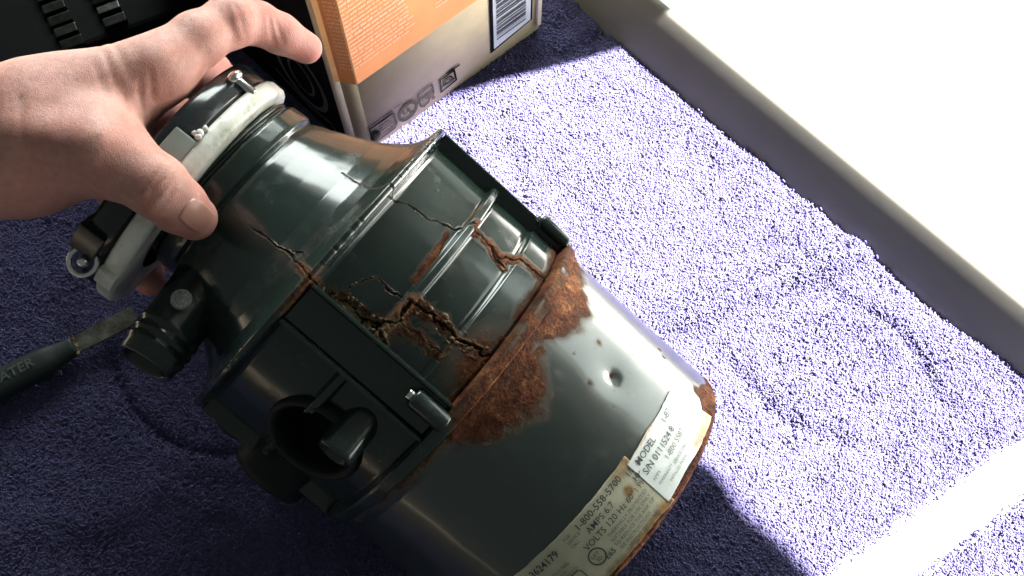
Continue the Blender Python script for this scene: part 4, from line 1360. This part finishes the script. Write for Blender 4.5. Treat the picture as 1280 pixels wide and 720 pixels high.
pts_all = [at(*q) for (a, ra, b, rb) in PALM for q in (a, b)] + [at(*q) for ch in FINGERS for q, r_ in ch]
lo = np.min(pts_all, axis=0) - .034; hi = np.max(pts_all, axis=0) + .024
VX = 0.00135
dims = np.ceil((hi - lo) / VX).astype(int)
gx, gy, gz = [lo[i] + np.arange(dims[i]) * VX for i in range(3)]
Dv = np.empty(tuple(dims), dtype=np.float32)
GY, GZ = np.meshgrid(gy, gz, indexing='ij')
# coarse pass to find the cells near the skin, fine pass only there
for i0 in range(0, dims[0], 8):
    xsl = gx[i0:i0 + 8]
    P = np.stack(np.broadcast_arrays(xsl[:, None, None], GY[None], GZ[None]), -1)
    Pc = P[::4, ::4, ::4]
    dc = hand_sdf(Pc)
    dcu = np.repeat(np.repeat(np.repeat(dc, 4, 0), 4, 1), 4, 2)[:len(xsl), :dims[1], :dims[2]]
    blk = dcu.astype(np.float32).copy()
    near = np.abs(dcu) < .0125
    if near.any(): blk[near] = hand_sdf(P[near])
    Dv[i0:i0 + 8] = blk


def surface_nets(D, org, h):
    S = D < 0
    n = [s - 1 for s in D.shape]
    cs = np.zeros(n, dtype=np.uint8)
    for dx in (0, 1):
        for dy in (0, 1):
            for dz in (0, 1): cs += S[dx:dx + n[0], dy:dy + n[1], dz:dz + n[2]]
    act = (cs > 0) & (cs < 8)
    ci = np.argwhere(act); vid = -np.ones(n, dtype=np.int64); vid[act] = np.arange(len(ci))
    acc = np.zeros((len(ci), 3)); cnt = np.zeros(len(ci))
    cor = [(0, 0, 0), (1, 0, 0), (0, 1, 0), (1, 1, 0), (0, 0, 1), (1, 0, 1), (0, 1, 1), (1, 1, 1)]
    vals = np.stack([D[ci[:, 0] + c[0], ci[:, 1] + c[1], ci[:, 2] + c[2]] for c in cor], 1)
    for a in range(8):
        for b in range(a + 1, 8):
            if sum(abs(cor[a][k] - cor[b][k]) for k in range(3)) != 1: continue
            va, vb = vals[:, a], vals[:, b]; x = (va < 0) != (vb < 0)
            t = np.where(x, va / np.where(x, va - vb, 1), 0)
            p = np.array(cor[a]) + t[:, None] * (np.array(cor[b]) - np.array(cor[a]))
            acc += np.where(x[:, None], p, 0); cnt += x
    V = org + (ci + acc / cnt[:, None]) * h
    quads = []
    for ax in range(3):
        sl0 = [slice(None)] * 3; sl1 = [slice(None)] * 3; sl0[ax] = slice(0, -1); sl1[ax] = slice(1, None)
        ch = S[tuple(sl0)] != S[tuple(sl1)]
        e = np.argwhere(ch); u_, w_ = (ax + 1) % 3, (ax + 2) % 3
        ok = (e[:, u_] > 0) & (e[:, w_] > 0) & (e[:, u_] < n[u_]) & (e[:, w_] < n[w_]); e = e[ok]
        ins = S[e[:, 0], e[:, 1], e[:, 2]]
        def g(du, dw):
            c = e.copy(); c[:, u_] -= du; c[:, w_] -= dw
            return vid[c[:, 0], c[:, 1], c[:, 2]]
        q = np.stack([g(1, 1), g(0, 1), g(0, 0), g(1, 0)], 1)
        q = np.where(ins[:, None], q, q[:, ::-1]); quads.append(q)
    return V, np.concatenate(quads)


HV, HQ = surface_nets(Dv, lo, VX)
HQ = HQ[np.all(HQ >= 0, axis=1)]


def project(Vp, it=3):
    for _ in range(it):
        d = hand_sdf(Vp); e = 4e-4
        g = np.stack([hand_sdf(Vp + e * np.eye(3)[k]) - d for k in range(3)], -1) / e
        Vp = Vp - (d / np.maximum((g * g).sum(-1), .2))[:, None] * g
    return Vp


HV = project(HV, 2)
person = empty('person', tuple(at(-60, 175, .46)))
tag(person, 'bare left hand gripping the white ring, thumb across the front and forefinger over the top', 'person')
hand_me = mesh_np('hand', HV - at(-60, 175, .46), HQ)
# where the skin is redder: tips and knuckles
red = np.zeros(len(HV))
for (q, rr_, am) in (((243, 272, .450), .022, .50), ((60, 215, .44), .035, .30), ((196, 234, .434), .014, .25), ((382, 60, .505), .022, .85), ((330, 36, .490), .022, .65), ((187, 350, .538), .03, 1.0),
                     ((262, 90, .53), .025, .8), ((218, 142, .55), .025, .5), ((165, 130, .455), .022, .2), ((110, 215, .47), .03, .55), ((290, 30, .476), .016, .3)):
    red = np.maximum(red, am * np.exp(-(np.linalg.norm(HV - at(*q), axis=1) / rr_) ** 2))
attr(hand_me, 'red', np.clip(red, 0, 1))
mole = np.zeros(len(HV))
for (q, rr_) in (((38, 125, .430), .0011), ((128, 172, .4205), .0009), ((70, 160, .427), .0006), ((98, 100, .434), .0006), ((150, 195, .420), .0006)):
    dd = np.linalg.norm((HV - at(*q)) @ np.stack([np.array([1, 0, 0]), CUp], 1), axis=1)
    mole = np.maximum(mole, np.exp(-(dd / rr_) ** 2))
attr(hand_me, 'mole', mole)
m, nt, p = mat_new('skin')
ar = nd(nt, 'ShaderNodeAttribute', attribute_name='red'); am_ = nd(nt, 'ShaderNodeAttribute', attribute_name='mole')
n = noise(nt, 45, 6, .62); r = ramp(nt, n.outputs['Fac'], [(.30, (.42, .195, .160)), (.5, (.475, .245, .203)), (.70, (.51, .285, .240))])
n3 = noise(nt, 330, 4, .6); r3 = ramp(nt, n3.outputs['Fac'], [(.35, (.86, .80, .78)), (.65, (1.05, 1.04, 1.03))])
mm = nd(nt, 'ShaderNodeMix', data_type='RGBA', blend_type='MULTIPLY'); mm.inputs[0].default_value = .9
nt.links.new(r.outputs[0], mm.inputs[6]); nt.links.new(r3.outputs[0], mm.inputs[7])
c = mixc(nt, mth(nt, 'MULTIPLY', ar.outputs['Fac'], .92), mm.outputs[2], (.56, .225, .19))
c = mixc(nt, mth(nt, 'MULTIPLY', am_.outputs['Fac'], .75), c, (.16, .07, .045))
nt.links.new(c, p.inputs['Base Color'])
p.inputs['Roughness'].default_value = .46
p.inputs['Subsurface Weight'].default_value = .5
p.inputs['Subsurface Radius'].default_value = (1.0, .35, .2)
p.inputs['Subsurface Scale'].default_value = .0035
p.inputs['Specular IOR Level'].default_value = .38
vo = nd(nt, 'ShaderNodeTexVoronoi', feature='DISTANCE_TO_EDGE', inp={'Scale': 900.0})
tc = nd(nt, 'ShaderNodeTexCoord'); n4 = noise(nt, 110, 4)
wm = mixc(nt, .02, tc.outputs['Object'], n4.outputs['Color']); nt.links.new(wm, vo.inputs['Vector'])
h = mth(nt, 'ADD', mth(nt, 'MULTIPLY', mth(nt, 'MINIMUM', vo.outputs['Distance'], .25), 1.4), n3.outputs['Fac'])
n5 = noise(nt, 70, 5, .65)
nrm = bump(nt, h, .38, .0005); nrm = bump(nt, n5.outputs['Fac'], .16, .0020, nrm)
nt.links.new(nrm, p.inputs['Normal'])
hand = link('hand', hand_me, m, person, smooth=True)


def nail(cx, cy, dep, ang, lw, ll, name='nail'):
    """curved plate lying on the skin, found by walking onto the surface"""
    nu_, nv_ = 26, 26
    u_ = np.linspace(-1, 1, nu_)[:, None] + np.zeros((1, nv_)); v_ = np.linspace(-1, 1, nv_)[None, :] + 0 * u_
    # square to rounded shape
    su = u_ * np.sqrt(1 - .32 * v_ ** 2); sv = v_ * np.sqrt(1 - .32 * u_ ** 2)
    ca, sa = math.cos(ang), math.sin(ang)
    ix = cx + su * ll * ca - sv * lw * sa; iy = cy + su * ll * sa + sv * lw * ca
    dirs = CF + np.array([1, 0, 0]) * ((ix - 640) / FPX)[..., None] + CUp * ((360 - iy) / FPX)[..., None]
    t = np.full(ix.shape, dep - .035)
    O = np.array([0, 0, CAM_H])
    for _ in range(40): t = t + .8 * hand_sdf(O + t[..., None] * dirs)
    P = O + t[..., None] * dirs
    e = 4e-4; d0 = hand_sdf(P); g = np.stack([hand_sdf(P + e * np.eye(3)[k]) - d0 for k in range(3)], -1); g /= np.linalg.norm(g, axis=-1)[..., None]
    edge = np.maximum(np.abs(u_), np.abs(v_))
    P = P + g * (.00055 - .0011 * sstep(.86, 1.0, edge))[..., None]
    me = mesh_np(name, P.reshape(-1, 3) - at(-60, 175, .46), grid_quads(nu_, nv_))
    bm = bmesh.new(); bm.from_mesh(me); bmesh.ops.recalc_face_normals(bm, faces=bm.faces[:])
    if sum((f.normal.dot(Vector(-CF)) for f in bm.faces)) < 0: bmesh.ops.reverse_faces(bm, faces=bm.faces[:])
    bm.to_mesh(me); bm.free()
    return link(name, me, M_NAIL, hand, smooth=True)


m, nt, p = mat_new('fingernail')
n = noise(nt, 60, 3); r = ramp(nt, n.outputs['Fac'], [(.35, (.40, .185, .150)), (.65, (.47, .235, .190))])
nt.links.new(r.outputs[0], p.inputs['Base Color']); p.inputs['Roughness'].default_value = .3
p.inputs['Subsurface Weight'].default_value = .2; p.inputs['Subsurface Scale'].default_value = .002
M_NAIL = m
nail(246, 270, .4515, math.atan2(18, 22), 19, 21)
